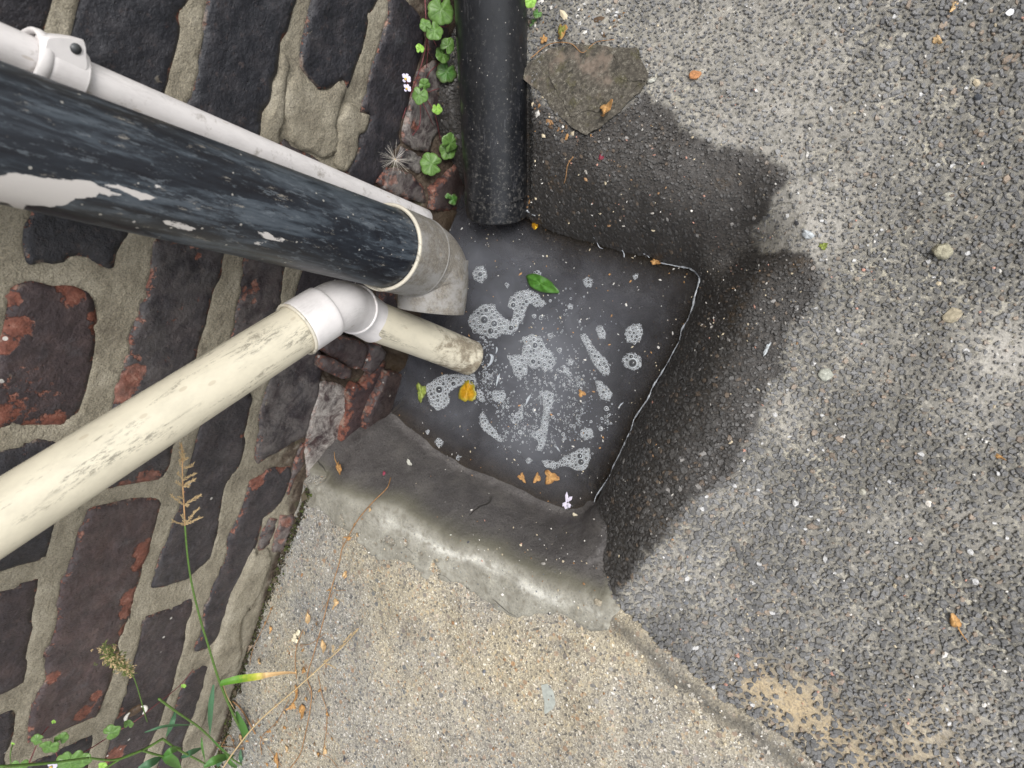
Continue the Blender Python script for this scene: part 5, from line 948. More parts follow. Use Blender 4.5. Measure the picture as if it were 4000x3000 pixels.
rock('loose_stone', 'D', 2050, 425, 10, 'flattish pale beige stone above the largest loose stone', (.36, .35, .30), flat=.4, elong=1.3, seed=6, group=GS)
rock('loose_stone', 'D', 1863, 1063, 8, 'small buff stone on dry asphalt left of the smooth white pebble', (.34, .33, .28), flat=.5, seed=7, group=GS)
rock('seed_husk', 'D', 1502, 163, 11, 'curled ginger-brown seed husk on speckled asphalt right of the slate', (.46, .22, .10), 'seed', flat=.6, elong=1.25, ang=-15, seed=8, sc=700)
rock('seed_husk', 'D', 1243, 1112, 5, 'tiny cream oval seed at the lowest corner of the water', (.60, .55, .42), 'seed', flat=.5, elong=1.35, ang=30, seed=9, jag=.05)
rock('mortar_crumb', 'D', 1293, 1300, 9, 'rough pale crumb of mortar at the corner where slab, fillet and asphalt meet', (.34, .30, .23), 'mortar', flat=.6, elong=1.2, seed=11)
sp = plaque('mortar_splat', tr('D', 1170,1478, 1183,1476, 1196,1492, 1200,1518, 1196,1532, 1178,1540, 1176,1508), .0030, .0016, simple_mat('grey_mortar', (.36, .38, .35), .22, .9, 200, .3), None, 520); tag(sp, 'small elongated splat of smooth grey mortar stuck on the concrete slab', 'mortar')
wf = plaque('paint_chip', tr('D', 2172,28, 2182,20, 2190,22, 2188,30, 2178,34), .0005, .0006, simple_mat('white_chip', (.75, .76, .80), .1, .6), None, 521); tag(wf, 'white chip at the top right corner of the asphalt', 'chip')

# ---------------- leaves and petals on ground and water
def gl(name, k, x, y, r, ang, mat, label, lobes=5, depth=.25, asp=.8, notch=.3, curl=.3, dome=.2, tip=.2, lift=.0018, cat='leaf', group=None, onwater=False, N=None, seed=None, stem=None, ragged=.18, rip=.12):
    fx, fy = Zp(k, x, y); P = onz(fx, fy, WZ + .0006) if onwater else onground(fx, fy, lift); _, d = proj(P); R = 1.12 * r / ZR[k][2] * float(d) / FPX; P = P + ZN * R * ((dome * 1.4 + .09 + abs(curl) * .7) if onwater else dome * .8); N = nrm(ZN + rng.normal(0, .12, 3) * (0.15 if onwater else 1)) if N is None else N
    T = tangent(P, N, fx, fy, ang); o = leafmesh(name, R, mat, P, N, T, None, lobes, depth, notch, asp, dome, curl, rip, seed if seed is not None else int(x + y), 5, 40, tip, ragged); tag(o, label, cat, group)
    if stem:
        Q = [onground(*Zp(k, *s), lift) - P for s in stem]; V, F, _ = tube(spline(Q, 12), np.linspace(.0006, .00025, 12), 6); mesh_np('leaf_stalk', V, F, {'e': np.zeros(len(V)), 'v': np.zeros(len(V))}, mat, o)
    return o
fl_ = dict(onwater=True, dome=.02, curl=.05)
gl('leaf', 'w', 1265, 150, 86, 28, M_GLEAF, 'fresh green oval leaf floating on the water above the biggest foam', 1, .05, .42, 0, tip=.25, onwater=True, dome=.05, curl=.05, ragged=.03, rip=.04)
gl('leaf', 'w', 868, 732, 52, 100, M_YLEAF, 'amber yellow leaf floating just below the end of the cream outlet pipe', 1, .08, .95, .1, tip=.0, **fl_)
gl('leaf', 'w', 618, 733, 44, 95, M_YGLEAF, 'scalloped yellow-green leaf floating near the red footing bricks', 9, .18, .62, .2, tip=.1, **fl_)
GO = 'orange leaf scraps floating near the lower edge'
gl('leaf_scrap', 'w', 1160, 1195, 22, 60, M_DRY, 'leftmost of the three small orange leaf scraps floating in a row', 5, .4, .8, **fl_, group=GO); gl('leaf_scrap', 'w', 1243, 1198, 24, 120, M_DRY, 'middle of the three small orange leaf scraps floating in a row', 5, .4, .7, **fl_, group=GO)
gl('leaf_scrap', 'w', 1315, 1193, 36, 20, M_DRY, 'rightmost and largest of the three orange leaf scraps floating in a row', 7, .4, .9, onwater=True, dome=.05, curl=.1, group=GO)
gl('leaf_scrap', 'w', 1482, 742, 18, 20, M_DRY, 'faint small orange leaf speck in the cloudy water between foam patches', 5, .4, .9, **fl_)
gl('leaf', 'w', 1882, 30, 30, 40, M_DRY, 'crumpled orange-brown leaf caught on the water line at the far edge', 5, .4, .55, curl=.6, lift=.003)
gl('leaf', 'D', 1319, 243, 20, 70, M_DRY, 'curled orange leaf with ragged foot resting on the point of the slate', 5, .45, .8, curl=.8, lift=.012, tip=.4)
gl('leaf', 'D', 1219, 72, 17, 110, M_MOT, 'mottled green and brown serrated leaf above the slate', 9, .22, .62, lift=.006)
gl('leaf', 'D', 1177, 87, 10, 60, M_DRY, 'small torn brown leaf between drain pipe and mottled leaf', 5, .4, .7, lift=.003)
gl('petal', 'D', 1157, 487, 9, 80, simple_mat('yellow_petal', (.80, .50, .03), .2, .5), 'bright yellow petal at the water edge beside the drain pipe mouth', 3, .25, .8, cat='petal', lift=.002)
gl('petal', 'D', 1299, 340, 8, 80, simple_mat('crimson_petal', (.20, .03, .05), .4, .5), 'tiny crimson petal on the damp asphalt below the slate', 5, .4, .7, cat='petal')
gl('petal', 'f', 1606, 500, 22, 110, simple_mat('dark_pink_petal', (.22, .03, .06), .4, .5), 'dark pink petal on the stained fillet beside the dry vine tip', 3, .35, .5, cat='petal')
M_WP = simple_mat('white_petal', (.62, .62, .55), .25, .5)
gl('petal', 'f', 1805, 420, 40, -90, M_WP, 'crumpled white petal on the dark mortar fillet below the water', 5, .35, .62, curl=.6, cat='petal', lift=.003)
gl('petal', 'f', 2135, 975, 17, -30, M_WP, 'thin white petal on the pale crest of the mortar fillet', 3, .3, .35, curl=.5, cat='petal', lift=.003)
gl('leaf', 'f', 1275, 455, 50, 95, M_DRY, 'orange-yellow curled leaf lodged where the red bricks meet the fillet', 7, .35, .6, curl=.7, lift=.006, tip=.2, stem=[(1262,420),(1245,380),(1240,325)])
gl('leaf', 'D', 2062, 1340, 13, -110, M_DRY, 'dry orange leaf with a long stalk on the asphalt at lower right', 1, .1, .7, curl=.4, tip=.3, stem=[(2068,1352),(2076,1366),(2090,1384)], lift=.003, cat='leaf')
gl('leaf_scrap', 'D', 2156, 985, 9, 30, M_DRY, 'small orange leaf scrap near the right edge of the asphalt', 5, .4, .5, curl=.5)
gl('leaf_scrap', 'D', 2024, 87, 13, 60, M_DRYP, 'cream and brown leaf scrap near the top right of the asphalt', 5, .4, .55, curl=.6)
gl('leaf_scrap', 'D', 2060, 15, 13, 110, M_DRYP, 'pale curled leaf scrap at the top edge of the asphalt', 3, .3, .5, curl=.6)
gl('leaf_scrap', 'D', 1778, 532, 9, 10, M_YGLEAF, 'olive leaf scrap at the border between damp and dry asphalt', 7, .3, .8, dome=.05)
gl('petal', 'D', 1657, 752, 17, 118, simple_mat('grey_petal', (.42, .45, .47), .3, .4), 'thin pale strip lying on damp asphalt right of the water', 1, .1, .22, curl=.3, cat='petal')
gl('petal', 'D', 1410, 176, 10, -30, M_WP, 'small white curl at the right corner of the slate', 1, .1, .35, curl=.5, cat='petal', lift=.003)
gl('petal', 'D', 1744, 507, 13, 20, simple_mat('grey_petal', (.42, .45, .47), .3, .4), 'translucent grey flake in the pale patch above the damp asphalt', 3, .2, .6, curl=.2, cat='flake')
GD = 'dry leaves scattered on the slab'
for x, y, r, ang, mt, lb, lo, asp in [
  (580,275,24,80,M_DRYP,'largest pale tan dry leaf, left of the vine halfway up the slab',9,.75),(703,208,22,100,M_DRYP,'tan ragged dry leaf right of the vine, second from the fillet',9,.75),(650,405,26,60,M_DRYP,'golden tan dry leaf touching the vine beside the pale petals',9,.85),
  (529,600,34,105,M_DRY,'long folded brown leaf under the dry grass stalk',3,.42),(553,690,30,70,M_DRY,'crumpled brown leaf below the long folded one',7,.75),(442,915,28,90,M_DRY,'brown leaf at the bottom edge of the slab',5,.6),(364,470,16,30,M_DRYP,'small pale tan leaf near the foot of the wall',5,.7),
  (487,860,14,60,M_DRYP,'small curled tan leaf above the bottom edge leaf',5,.8),(657,868,17,100,M_DRYP,'tan leaf right of the small curled one near the bottom',7,.7),(630,890,14,10,M_DRY,'little brown leaf touching the tan one near the bottom',5,.7),(415,326,13,90,M_DRY,'single brown leaflet on the slab near the wall, above a small pale one',3,.6),
  (320,408,20,100,simple_mat('peach_leaf', (.36, .27, .20), .2, .8),'flat peach-coloured leaf against the wall foot',1,.7),(749,80,17,110,M_DRYP,'pale dry leaf just below the fillet right of the vine',5,.6),(418,236,8,30,M_DRY,'tiny brown bud on the thin side stem near the wall',3,.7),(392,300,9,10,M_DRY,'brown bud lower on the thin side stem',3,.7),(669,706,10,60,M_DRY,'small brown leaflet on the right-hand dry tendril',3,.6),(690,818,10,40,M_DRY,'brown crumb of leaf near the lower right tendril',3,.7),(612,842,9,0,M_DRY,'brown leaf crumb between the two bottom leaves',3,.7),(170,815,18,20,M_DRYP,'tan leaf among the grass roots',5,.7),(280,812,20,60,M_DRYP,'pale leaf behind the lowest grass blade',5,.6)]:
    gl('leaf', 'h', x, y, r, ang, mt, lb + ' ', lo, .3, asp, lift=.0022, curl=.6, group=GD)
for o in bpy.data.objects:
    if 'label' in o: o['label'] = o['label'].strip()
M_BP_ = simple_mat('cream_petal', (.68, .62, .46), .12, .5); bpz = empty('petal_cluster', onground(*Zp('h', 530, 360))); tag(bpz, 'cluster of rounded cream petals on the slab left of the vine', 'petal')
for j, (x, y, r) in enumerate(((515,374,12),(524,362,12),(532,378,11),(538,345,11),(546,337,11),(530,350,9))):
    P = onground(*Zp('h', x, y), .0022 + .0006 * j); _, d = proj(P); leafmesh('petal', r / 1.1473 * float(d) / FPX, M_BP_, P, ZN, tangent(P, ZN, *Zp('h', x, y), 60 * j), bpz, 1, .05, 0, .85, .2, 0, .03, j, 4, 24)
# dry trailing vine
vn = empty('dry_vine', onground(*Zp('h', 560, 820))); tag(vn, 'dry brown trailing vine with shrivelled leaves running down the slab from the fillet', 'plant')
for pts, r in [(tr('f', 1660,530, 1635,610, 1545,700, 1450,800, 1388,890, 1325,1010, 1280,1085, 1262,1200, 1200,1400, 1130,1659, 'h', 610,440, 582,540, 598,610, 592,700, 572,800, 545,890, 498,958), .0006), (tr('h', 425,225, 385,320, 340,410, 322,480), .0004), (tr('h', 628,535, 648,620, 668,690, 664,780, 655,860), .0004),
    (tr('h', 560,330, 535,400, 528,470, 530,550), .0005), (tr('h', 545,400, 600,390, 660,345), .0003), (tr('f', 1230,1410, 1320,1405), .0003), (tr('h', 640,250, 700,160), .0003), (tr('h', 400,850, 440,900, 470,940), .0003), (tr('h', 620,880, 680,900, 720,945), .0003), (tr('h', 380,800, 450,735, 500,640), .0004), (tr('h', 375,890, 372,830, 390,790), .0004), (tr('h', 150,870, 200,850, 290,860), .0005), (tr('h', 170,900, 230,800, 260,860), .0004), (tr('h', 100,905, 160,840, 215,835), .0004), (tr('h', 245,650, 290,690, 350,795), .0009)]:
    stemmesh('stem', [onground(*p, .0016 + .0014 * abs(math.sin(2.1 * j))) for j, p in enumerate(pts)], r, M_DSTEM, vn, 6, len(pts) * 6)
for j, (k, x, y, r, ang) in enumerate([('f', 1400, 972, 24, 30), ('f', 1330, 1000, 26, 200), ('f', 1380, 895, 14, 90), ('f', 1500, 775, 26, 0), ('f', 1305, 1280, 28, 90), ('f', 1185, 1405, 17, 200), ('f', 1228, 1388, 13, 20), ('f', 1440, 850, 12, 80), ('h', 623, 305, 12, 20), ('h', 568, 345, 10, 30), ('h', 560, 420, 10, 0), ('h', 500, 433, 9, 0), ('h', 530, 520, 13, 60), ('h', 565, 510, 15, 100), ('h', 635, 600, 10, 90), ('h', 548, 775, 9, 30), ('h', 445, 742, 8, 0), ('h', 515, 672, 20, 150), ('h', 478, 700, 10, 0), ('h', 575, 640, 12, 40)]):
    P = onground(*Zp(k, x, y), .003); _, d = proj(P); N = nrm(ZN + rng.normal(0, .3, 3)); leafmesh('leaf', r / ZR[k][2] * float(d) / FPX, M_DRY if j % 3 else M_DRYP, P, N, tangent(P, N, *Zp(k, x, y), ang), vn, 7, .35, .3, .7, .2, .7, .1, j, 4, 28, .1, .15)
tw = stemmesh('twig', [onground(*Zp('D', *p), .002) for p in ((1240,340),(1228,358),(1224,385),(1220,398))], [.0007, .0003], M_DSTEM); tag(tw, 'short forked dry twig on damp asphalt below the slate', 'twig')
tw = stemmesh('rootlets', [onground(*Zp('D', *p), .004) for p in ((1150,130),(1190,100),(1235,98),(1262,118),(1290,96),(1330,90))], [.0006, .0003], M_DSTEM); tag(tw, 'thin brown rootlet looping over the top edge of the slate', 'twig')

# ================================================================== FOAM
def foam_mat():
    t = NT('soap_bubble'); fc = t.n('ShaderNodeLayerWeight', {'Blend': .5}).outputs['Facing']; rnd = t.attr('rnd')
    f = t.sm(fc, .10, .62); dif = t.n('ShaderNodeBsdfDiffuse', {'Color': (.80, .84, .88, 1)}).outputs[0]; tr_ = t.n('ShaderNodeBsdfTransparent', {'Color': (.86, .88, .9, 1)}).outputs[0]
    a = t.n('ShaderNodeMixShader', {0: t.math('ADD', t.math('MULTIPLY', f, .85), t.math('MULTIPLY', rnd, .22), clamp=True), 1: tr_, 2: dif}).outputs[0]; gl_ = t.n('ShaderNodeBsdfGlossy', {'Roughness': .10}).outputs[0]
    o = t.n('ShaderNodeMixShader', {0: t.n('ShaderNodeFresnel', {'IOR': 1.6}).outputs[0], 1: a, 2: gl_}).outputs[0]; t.t.links.new(o, t.out.inputs[0]); return t.m
M_FOAM = foam_mat()
def dome(ac, x, y, r, seg=12, rn=None):
    hh = rng.uniform(.7, .95); V = []; m = 4 if r > .0009 else 3; seg = seg if r > .0015 else 8
    for i in range(m):
        q = i / m * math.pi / 2
        for k in range(seg): a = 2 * math.pi * k / seg; V.append((x + r * math.cos(q) * math.cos(a), y + r * math.cos(q) * math.sin(a), WZ + .0004 + r * hh * math.sin(q)))
    V.append((x, y, WZ + .0004 + r * hh)); F = [(i * seg + k, i * seg + (k + 1) % seg, (i + 1) * seg + (k + 1) % seg, (i + 1) * seg + k) for i in range(m - 1) for k in range(seg)] + [((m - 1) * seg + k, (m - 1) * seg + (k + 1) % seg, m * seg) for k in range(seg)]
    ac.add(V, F, rnd=rng.random() if rn is None else rn)
def foam(pts, label, bigs=(), rmin=.0008, rmax=.0024, dens=1.0, film=True):
    P = np.array([onz(*Zp('w', pts[i], pts[i + 1]), WZ)[:2] for i in range(0, len(pts), 2)]); ac = Acc(); C = []
    for bx, by, br in bigs: p = onz(*Zp('w', bx, by), WZ); r = br / 1.3825 * .73 / FPX; C.append((p[0], p[1], r)); dome(ac, p[0], p[1], r, 20, .05)
    R_ = resample(P, .0012); R_ = R_ + np.stack([fbm(R_[:, 0], R_[:, 1], 240, 3, 7) - .5, fbm(R_[:, 0], R_[:, 1], 240, 3, 8) - .5], 1) * .0060 + rng.normal(0, .0002, R_.shape); 
    gg = np.stack(np.meshgrid(np.arange(P[:, 0].min(), P[:, 0].max(), .0007), np.arange(P[:, 1].min(), P[:, 1].max(), .0007), indexing='ij'), -1).reshape(-1, 2); gg = gg + rng.uniform(-.0002, .0002, gg.shape); gg = gg[sdist(R_, gg[:, 0], gg[:, 1]) > .0004]
    fv, _, ff_, _, _, _ = geometry.delaunay_2d_cdt([Vector(p) for p in R_] + [Vector(p) for p in gg], [(i, (i + 1) % len(R_)) for i in range(len(R_))], [], 1, 1e-6)
    lo, hi = P.min(0), P.max(0); A_ = (hi - lo).prod(); CA = np.zeros((20000, 3)); nc = 0
    for q in C: CA[nc] = q; nc += 1
    for rr, tries in ((rmax, A_ / 1.4e-6), (rmax * .62, A_ / .9e-6), (rmin * 1.35, A_ / .32e-6), (rmin, A_ / .16e-6)):
        n = int(min(9000, tries * dens)); X_ = rng.uniform(lo, hi, (n, 2)); d = sdist(P, X_[:, 0], X_[:, 1])
        for (x, y), dd in zip(X_, d):
            r = rr * rng.uniform(.75, 1.2)
            if dd < -r * .6 + (r if rr > rmin * 1.2 else 0): continue
            if rr > rmax * .9 and dd < r * 1.5: continue
            if nc and (np.hypot(CA[:nc, 0] - x, CA[:nc, 1] - y) < (CA[:nc, 2] + r) * .92).any(): continue
            CA[nc] = (x, y, r); nc += 1; dome(ac, x, y, r)
    FV = np.array([list(v) for v in fv]); BC = CA[:nc][CA[:nc, 2] > .0011]; keepf = []
    for f in ff_:
        q = FV[list(f)].mean(0)
        if len(BC) and (np.hypot(BC[:, 0] - q[0], BC[:, 1] - q[1]) < BC[:, 2] * .9).any(): continue
        keepf.append(f)
    if keepf: ac.add([(v[0], v[1], WZ + .0005) for v in FV], keepf, rnd=1.35)
    c_ = np.array([P[:, 0].mean(), P[:, 1].mean(), WZ]); o = ac.build('foam_patch', M_FOAM, None, True, off=c_); o.location = c_; tag(o, label, 'foam', 'patches of soap foam on the water'); return o
foam((870,350,900,300,950,265,1010,262,1025,300,1060,330,1100,360,1110,340,1118,300,1085,265,1100,220,1150,190,1200,182,1240,200,1280,250,1270,280,1230,270,1200,255,1180,290,1165,350,1140,370,1130,400,1100,420,1050,420,1020,445,980,435,900,410), 'largest foam patch, two lobes with big bubbles, right of the grey elbow mouth', ((955,345,26),(1010,365,22),(990,405,21),(1100,388,17),(1112,265,17),(965,292,14),(935,380,12),(905,405,14)))
foam((645,700,700,660,760,640,850,640,905,640,912,690,850,690,800,710,760,740,767,790,740,822,700,827,660,790,650,740), 'hooked foam patch curving from the amber leaf towards the red bricks', ((712,722,26),(790,690,17),(890,680,17),(735,690,13),(670,745,13),(705,780,12)))
foam((1165,440,1220,425,1270,450,1290,500,1320,520,1340,570,1330,600,1290,620,1260,600,1220,612,1185,580,1190,630,1150,670,1120,640,1110,590,1080,540,1160,535,1170,480), 'broad ragged foam patch in the middle of the upper water', ((1230,482,18),(1220,570,16),(1252,575,12),(1150,610,11)))
foam((1475,425,1500,420,1530,460,1560,510,1600,550,1635,590,1630,640,1600,645,1570,600,1540,570,1510,500), 'long diagonal streak of fine foam right of the middle', ((1555,540,9),(1575,545,8),(1605,580,9)))
foam((1720,400,1760,370,1800,370,1812,410,1800,450,1770,475,1730,460), 'rounded pad of fine foam, upper of two near the right water edge', ((1765,415,8),(1755,435,8)))
foam((1700,560,1730,525,1770,525,1805,555,1800,600,1765,615,1720,600), 'round pad of foam with two large bubbles, lower of two near the right water edge', ((1757,578,25),(1750,543,13)))
foam((1560,680,1590,680,1620,710,1648,750,1630,780,1590,770,1565,720), 'small slanting foam pad below the long diagonal streak', ((1600,735,10),))
foam((1270,740,1300,730,1330,740,1330,790,1310,830,1305,880,1300,930,1290,990,1270,1050,1245,1050,1250,1000,1230,980,1200,960,1260,940,1275,870,1280,800), 'narrow vertical ribbon of foam in the lower middle of the water', ((1310,750,10),(1300,780,9),(1295,870,8)))
foam((930,870,950,840,970,870,985,910,1020,940,1032,970,1060,990,1040,1002,1000,972,960,942,935,912), 'crescent of foam on the lower left of the water', ((962,890,8),(985,925,9),(1000,955,9)))
foam((1270,1110,1300,1100,1350,1115,1400,1080,1440,1060,1490,1040,1525,1040,1530,1090,1512,1140,1470,1157,1420,1137,1380,1130,1330,1150,1290,1135), 'wing-shaped foam patch with two large bubbles near the lower corner', ((1472,1080,17),(1478,1112,20),(1415,1095,9),(1310,1112,10),(1350,1130,9)))
foam((1100,880,1140,840,1160,800,1170,840,1155,890,1120,905), 'small tapered foam patch left of the vertical ribbon', ((1140,880,9),))
foam((1475,950,1500,930,1540,940,1545,975,1510,992,1480,977), 'small oval foam pad above the wing-shaped patch', ((1495,955,8),))
foam((893,92,915,60,950,56,970,85,970,118,942,146,905,130), 'round foam rosette with one big bubble near the grey elbow', ((935,98,16),))
foam((1490,130,1515,116,1542,135,1537,162,1505,166), 'small round foam spot right of the floating green leaf', ((1520,142,9),))
foam((1563,385,1590,378,1607,420,1607,447,1583,442,1568,415), 'small foam comma above the long diagonal streak', ())
foam((693,1002,713,982,737,1000,732,1026,703,1028), 'lone foam spot near the fillet at lower left', ((712,1008,5),))
foam((1224,88,1248,78,1264,100,1246,120,1227,110), 'foam spot touching the floating green leaf', ())
foam((918,720,952,740,962,782,940,787,918,760), 'small foam fleck right of the amber leaf', ((938,745,8),))
foam((1005,728,1062,728,1075,760,1042,792,1000,772), 'foam cluster below the cream pipe outlet, second from the amber leaf', ((1030,750,8),(1050,745,8)))
foam((1383,600,1412,608,1422,652,1393,642), 'faint foam fleck between the ragged patch and the diagonal streak', ())
foam((1410,570,1425,555,1440,565,1432,590,1412,590), 'tiny foam dot left of the diagonal streak', ())
foam((1760,110,1775,95,1790,108,1775,125), 'tiny foam dot near the far right corner of the water', ())
foam((640,950,650,938,662,948,652,964), 'tiny foam dot left of the lone spot by the fillet', ())
foam((808,1085,818,1075,830,1083,824,1100,812,1100), 'tiny foam dot near the lower edge of the fillet water line', ())
foam((1180,1105,1195,1090,1212,1103,1197,1120), 'tiny foam ring left of the wing-shaped patch', ((1194,1106,7),))
foam((1068,155,1080,145,1092,158,1080,172), 'tiny foam dot left of the floating green leaf', ())
foam((1408,268,1422,260,1438,272,1422,288), 'tiny foam dot in the upper right of the water', ())
foam((1298,425,1315,415,1330,432,1312,448), 'tiny foam dot right of the ragged patch', ())
# loose bubbles and flecks nobody could count
ac = Acc()
for cx, cy, sx_, sy_, n in ((1330,680,150,170,420),(1000,640,60,80,120),(1190,900,110,100,260),(960,480,30,30,40),(1450,900,110,120,160),(1350,350,180,120,120),(1050,780,60,60,120),(1430,690,60,30,60),(1290,980,60,60,90),(960,700,30,70,60),(1620,880,14,50,30),(1080,960,40,40,40)):
    for j in range(n):
        x, y = rng.normal(cx, sx_ * .7), rng.normal(cy, sy_ * .7); p = onz(*Zp('w', x, y), WZ); r = min(.0026, .00042 * math.exp(abs(rng.normal(0, .62))))
        if hq(p[0], p[1]) < WZ - .002: dome(ac, p[0], p[1], r)
o = ac.build('loose_bubbles', M_FOAM, None); tag(o, 'countless tiny bubbles and foam flecks scattered over the water', 'bubbles', kind='stuff')
# slivers of soap film
t = NT('soap_film'); M_FILM = t.pbr((.36, .39, .42), .12, None, .6)
M_FILM2 = simple_mat('soap_scum', (.40, .43, .47), .25, .25, 400)
for lb, pts, w_ in [('pale sliver of film under the cream pipe end, upper', (985,530,1000,545,992,575,972,600), .0042), ('pale sliver of film beside the ragged foam patch', (1020,490,1025,505,1018,528), .0022), ('pale sliver of film midway down the left water', (1040,635,1030,665,1020,705), .0030), ('grey-blue sliver of film in the middle of the water', (1208,748,1192,775,1180,805), .0030), ('white curl of film near the right water edge', (1708,790,1692,805,1680,828), .0014), ('tiny white sliver between ribbon and wing-shaped foam', (1345,1028,1355,1042,1365,1058), .0018)]:
    e = empty('film_sliver', onz(*Zp('w', pts[0], pts[1]), WZ)); Q = [onz(*Zp('w', pts[i], pts[i + 1]), WZ + .0007) for i in range(0, len(pts), 2)]; b_ = blade('film', Q, [w_ * .2, w_, w_ * .8, w_ * .1], M_FILM2, e, ZN, 12); b_.parent = None; b_.location = e.location; b_.name = 'film_sliver'; bpy.data.objects.remove(e); b_.name = 'film_sliver'; tag(b_, lb, 'film')
# lilac flower afloat
ff = empty('floating_flower', onz(*Zp('w', 1405, 1320), WZ)); tag(ff, 'small white and lilac flower with a bubble floating at the lowest corner', 'flower'); C0 = np.array(ff.location); ac = Acc()
for x0, y0, x1, y1, w_ in ((1400,1330,1402,1272,9),(1405,1325,1432,1298,10),(1400,1330,1378,1352,11),(1405,1335,1420,1360,13),(1404,1325,1418,1305,9),(1400,1340,1395,1368,11)):
    a_ = onz(*Zp('w', x0, y0), WZ + .001); b_ = onz(*Zp('w', x1, y1), WZ + .0016); T = nrm(b_ - a_); S = np.cross(ZN, T); L = np.linalg.norm(b_ - a_); h = w_ / 1.3825 * .73 / FPX
    ac.add([a_ - S * h * .4, a_ + T * L * .6 - S * h, b_, a_ + T * L * .6 + S * h, a_ + S * h * .4, a_ + T * L * .5 + ZN * .0012], [(0, 1, 5), (1, 2, 5), (2, 3, 5), (3, 4, 5), (4, 0, 5)])
ac.build('petals', simple_mat('lilac_white', (.66, .62, .74), .12, .5), ff, off=C0); ac = Acc(); p = onz(*Zp('w', 1410, 1350), WZ); dome(ac, p[0], p[1], .0022, 16, .1)
for j in range(14): q = rng.normal(0, .0022, 2); dome(ac, p[0] + q[0], p[1] + q[1], .0007)
ac.build('bubble', M_FOAM, ff, off=C0)
# raised water rim along the far edges, sky reflection painted into its pale colour
t = NT('painted_sky_glint'); M_SKYGLINT = t.pbr(t.ramp(t.noise(t.geo(), 120, 4, .7), [(.35, (.16, .17, .19)), (.6, (.46, .49, .53))]), .10, None, .8)
def paint_glint(pts, wd, label):
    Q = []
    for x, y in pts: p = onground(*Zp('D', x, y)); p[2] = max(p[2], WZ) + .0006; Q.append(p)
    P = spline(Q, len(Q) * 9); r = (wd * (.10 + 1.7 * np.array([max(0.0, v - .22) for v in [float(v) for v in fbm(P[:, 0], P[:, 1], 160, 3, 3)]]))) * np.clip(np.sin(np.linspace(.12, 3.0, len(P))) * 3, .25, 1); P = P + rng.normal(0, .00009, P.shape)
    V, F, _ = tube(P, r, 7); V = P[0] + (V - P[0]); V[:, 2] = V[:, 2] * .6 + np.repeat(P[:, 2], 7) * .4; o = mesh_np('painted_sky_glint', V - P[0], F, None, M_SKYGLINT); o.location = P[0]; tag(o, label, 'water line', 'painted sky glints at the water edge'); return o
paint_glint([(1408,566),(1440,571),(1470,577),(1490,580),(1503,588),(1512,602),(1510,614),(1503,640),(1497,662),(1486,690),(1474,712),(1468,735),(1455,762),(1440,790),(1425,815),(1412,835),(1400,862),(1386,882),(1372,905),(1364,928),(1358,940),(1345,968),(1334,990),(1322,1015),(1316,1030),(1302,1052),(1290,1072),(1284,1085)], .0012, 'long rim of water with a painted sky glint along the right side of the gully')
paint_glint([(1488,579),(1500,586),(1511,600),(1510,616)], .0019, 'thick rim of water with a painted sky glint rounding the far right corner')
paint_glint([(1283,513),(1290,524),(1298,536),(1306,539)], .0010, 'short curved painted sky glint at the water edge left of the orange leaf')
paint_glint([(1344,540),(1349,548),(1352,558)], .0012, 'tiny painted sky glint at the water edge between the curved glint and the orange leaf')
paint_glint([(1136,452),(1144,460),(1157,466)], .0011, 'tiny painted sky glint at the water edge right of the drain pipe mouth')
paint_glint([(1390,548),(1398,552),(1404,557)], .0010, 'tiny painted sky glint at the water edge left of the orange-brown leaf')

# ================================================================== crumbs, petals and grit
def litter(name, n, regions, cols, size, label, parent=None, wat=False, asp=(1, 2.6)):
    ac = Acc(); cols = np.array(cols)
    for j in range(n):
        x0, y0, x1, y1 = regions[rng.integers(len(regions))]; fx, fy = Zp('D', rng.uniform(x0, x1), rng.uniform(y0, y1)); 
        if wat:
            p = onz(fx, fy, WZ + .0005)
            if hq(p[0], p[1]) > WZ: continue
        else:
            p = onground(fx, fy, .0010)
            if p[2] < WZ + .002 or p[0] < .02: continue
        s = size * math.exp(rng.normal(0, .45)); a = rng.uniform(0, 6.28); T = np.array([math.cos(a), math.sin(a), rng.normal(0, .2)]); S = np.cross(ZN, T); k = rng.uniform(*asp); m = rng.integers(4, 7)
        ring = [p + T * s * k * math.cos(2 * math.pi * q / m) * rng.uniform(.7, 1.1) + S * s * math.sin(2 * math.pi * q / m) * rng.uniform(.7, 1.1) for q in range(m)]
        V = ring + [p + ZN * s * .5] ; ac.add(V, [(q, (q + 1) % m, m) for q in range(m)], tint=tuple(cols[rng.integers(len(cols))] * rng.uniform(.7, 1.15)))
    t = NT(name); M_ = t.pbr(t.attr('tint', True), .7, None, .3); o = ac.build(name, M_, None, False); tag(o, label, kind='stuff'); return o
OR, WH, PK, CR = (.48, .26, .10), (.66, .64, .60), (.50, .28, .22), (.58, .50, .36)
litter('crumbs', 300, [(1145, 200, 1750, 560), (1500, 560, 1740, 760), (1300, 760, 1650, 1300), (860, 930, 1320, 1250), (1145, 300, 1450, 500)], [(.36, .22, .12), WH, PK, CR, CR, (.42, .40, .37)], .00052, 'fine pale and orange crumbs and husks on the damp ground')
litter('grit', 380, [(1150, 0, 2212, 500), (1700, 400, 2212, 1659), (1400, 1250, 2212, 1659)], [WH, WH, CR, (.05, .05, .055), PK], .00068, 'scattered white and buff grit on the dry asphalt', asp=(1, 1.6))
litter('slab_grit', 1100, [(560, 1300, 1700, 1659), (650, 1150, 1300, 1659)], [WH, WH, CR, (.09, .09, .10), (.28, .16, .08), (.16, .17, .19)], .00066, 'white, brown and grey grit grains in the slab surface', asp=(1, 1.5))
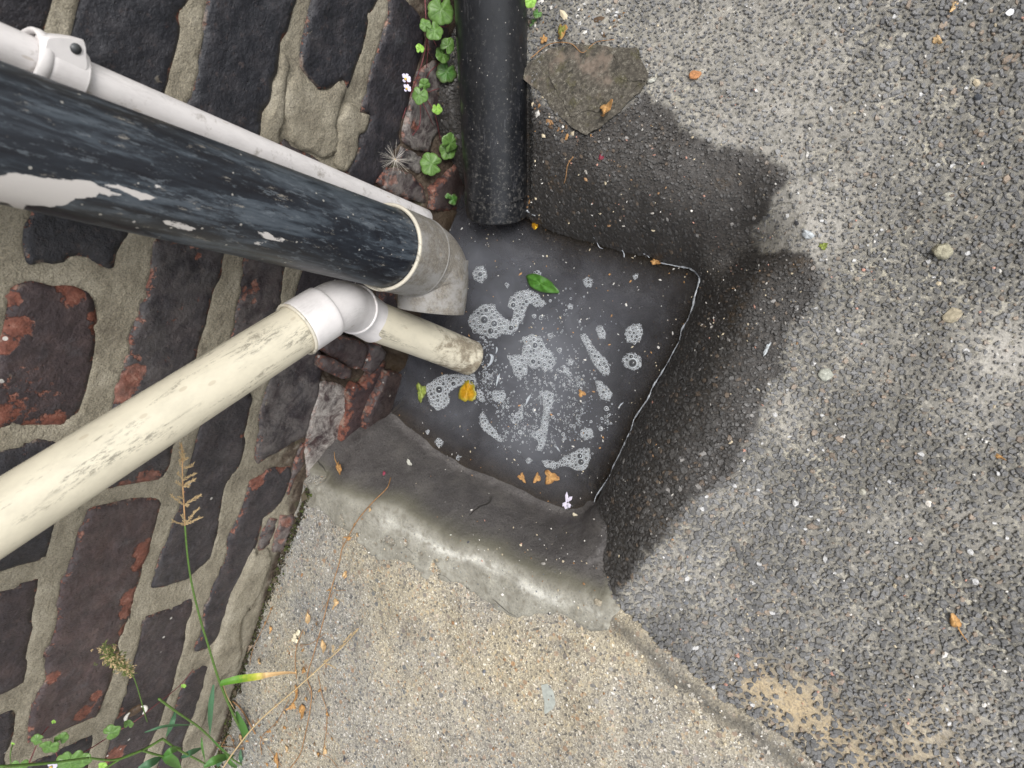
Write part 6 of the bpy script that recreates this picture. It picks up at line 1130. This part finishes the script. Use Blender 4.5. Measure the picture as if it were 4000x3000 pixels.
litter('floating_specks', 520, [(860, 480, 1500, 1100)], [WH, CR, WH, OR], .00045, 'pale specks and husks floating on the water', wat=True)
litter('leaf_litter', 200, [(1148, 0, 1350, 130), (500, 1560, 640, 1659), (1150, 200, 1300, 300), (980, 420, 1150, 480)], [OR, (.30, .17, .08), CR, (.12, .08, .05), WH], .0012, 'brown leaf crumbs and husks gathered against the slate and wall', asp=(1, 2.2))

# dark crumbly dirt and moss packed along the foot of the wall
ac = Acc(); foot_line = [Zp('D', *p) for p in ((668,1062),(648,1110),(630,1160),(608,1215),(590,1265),(572,1310),(556,1360),(545,1400),(528,1450),(512,1500),(500,1545),(488,1590),(474,1645),(462,1700))]
FLP = spline(np.array([onz(x, y, .004) for x, y in foot_line]), 200)
DC = np.array([(.020, .017, .012), (.045, .036, .024), (.075, .062, .042), (.035, .045, .012), (.055, .070, .018), (.14, .125, .10)])
for j in range(2600):
    q = FLP[rng.integers(len(FLP))]; p = q + np.array([abs(rng.normal(0, .0042)) - .004, rng.normal(0, .002), 0]); p[2] = hq(p[0], p[1]) + rng.uniform(-.0006, .0012) + max(0, .005 - (p[0] - q[0])) * .3; s_ = .0009 * math.exp(rng.normal(0, .5)); R3 = rng.normal(0, 1, (6, 3)); R3 /= np.linalg.norm(R3, axis=1)[:, None]
    O6 = np.array([[1, 0, 0], [-1, 0, 0], [0, 1, 0], [0, -1, 0], [0, 0, .7], [0, 0, -.7]]) * rng.uniform(.6, 1.3, (6, 1)) + R3 * .25
    k = 5 if rng.random() < .04 else rng.integers(0, 3) if rng.random() < .7 else rng.integers(3, 5)
    ac.add(p + O6 * s_, [(0, 2, 4), (2, 1, 4), (1, 3, 4), (3, 0, 4), (2, 0, 5), (1, 2, 5), (3, 1, 5), (0, 3, 5)], tint=tuple(DC[k] * rng.uniform(.7, 1.3)))
t = NT('wall_foot_dirt'); o = ac.build('wall_foot_dirt', t.pbr(t.attr('tint', True), .9, None, .2), None, False); tag(o, 'dark crumbly dirt and moss packed where the brick wall meets the slab', kind='stuff')
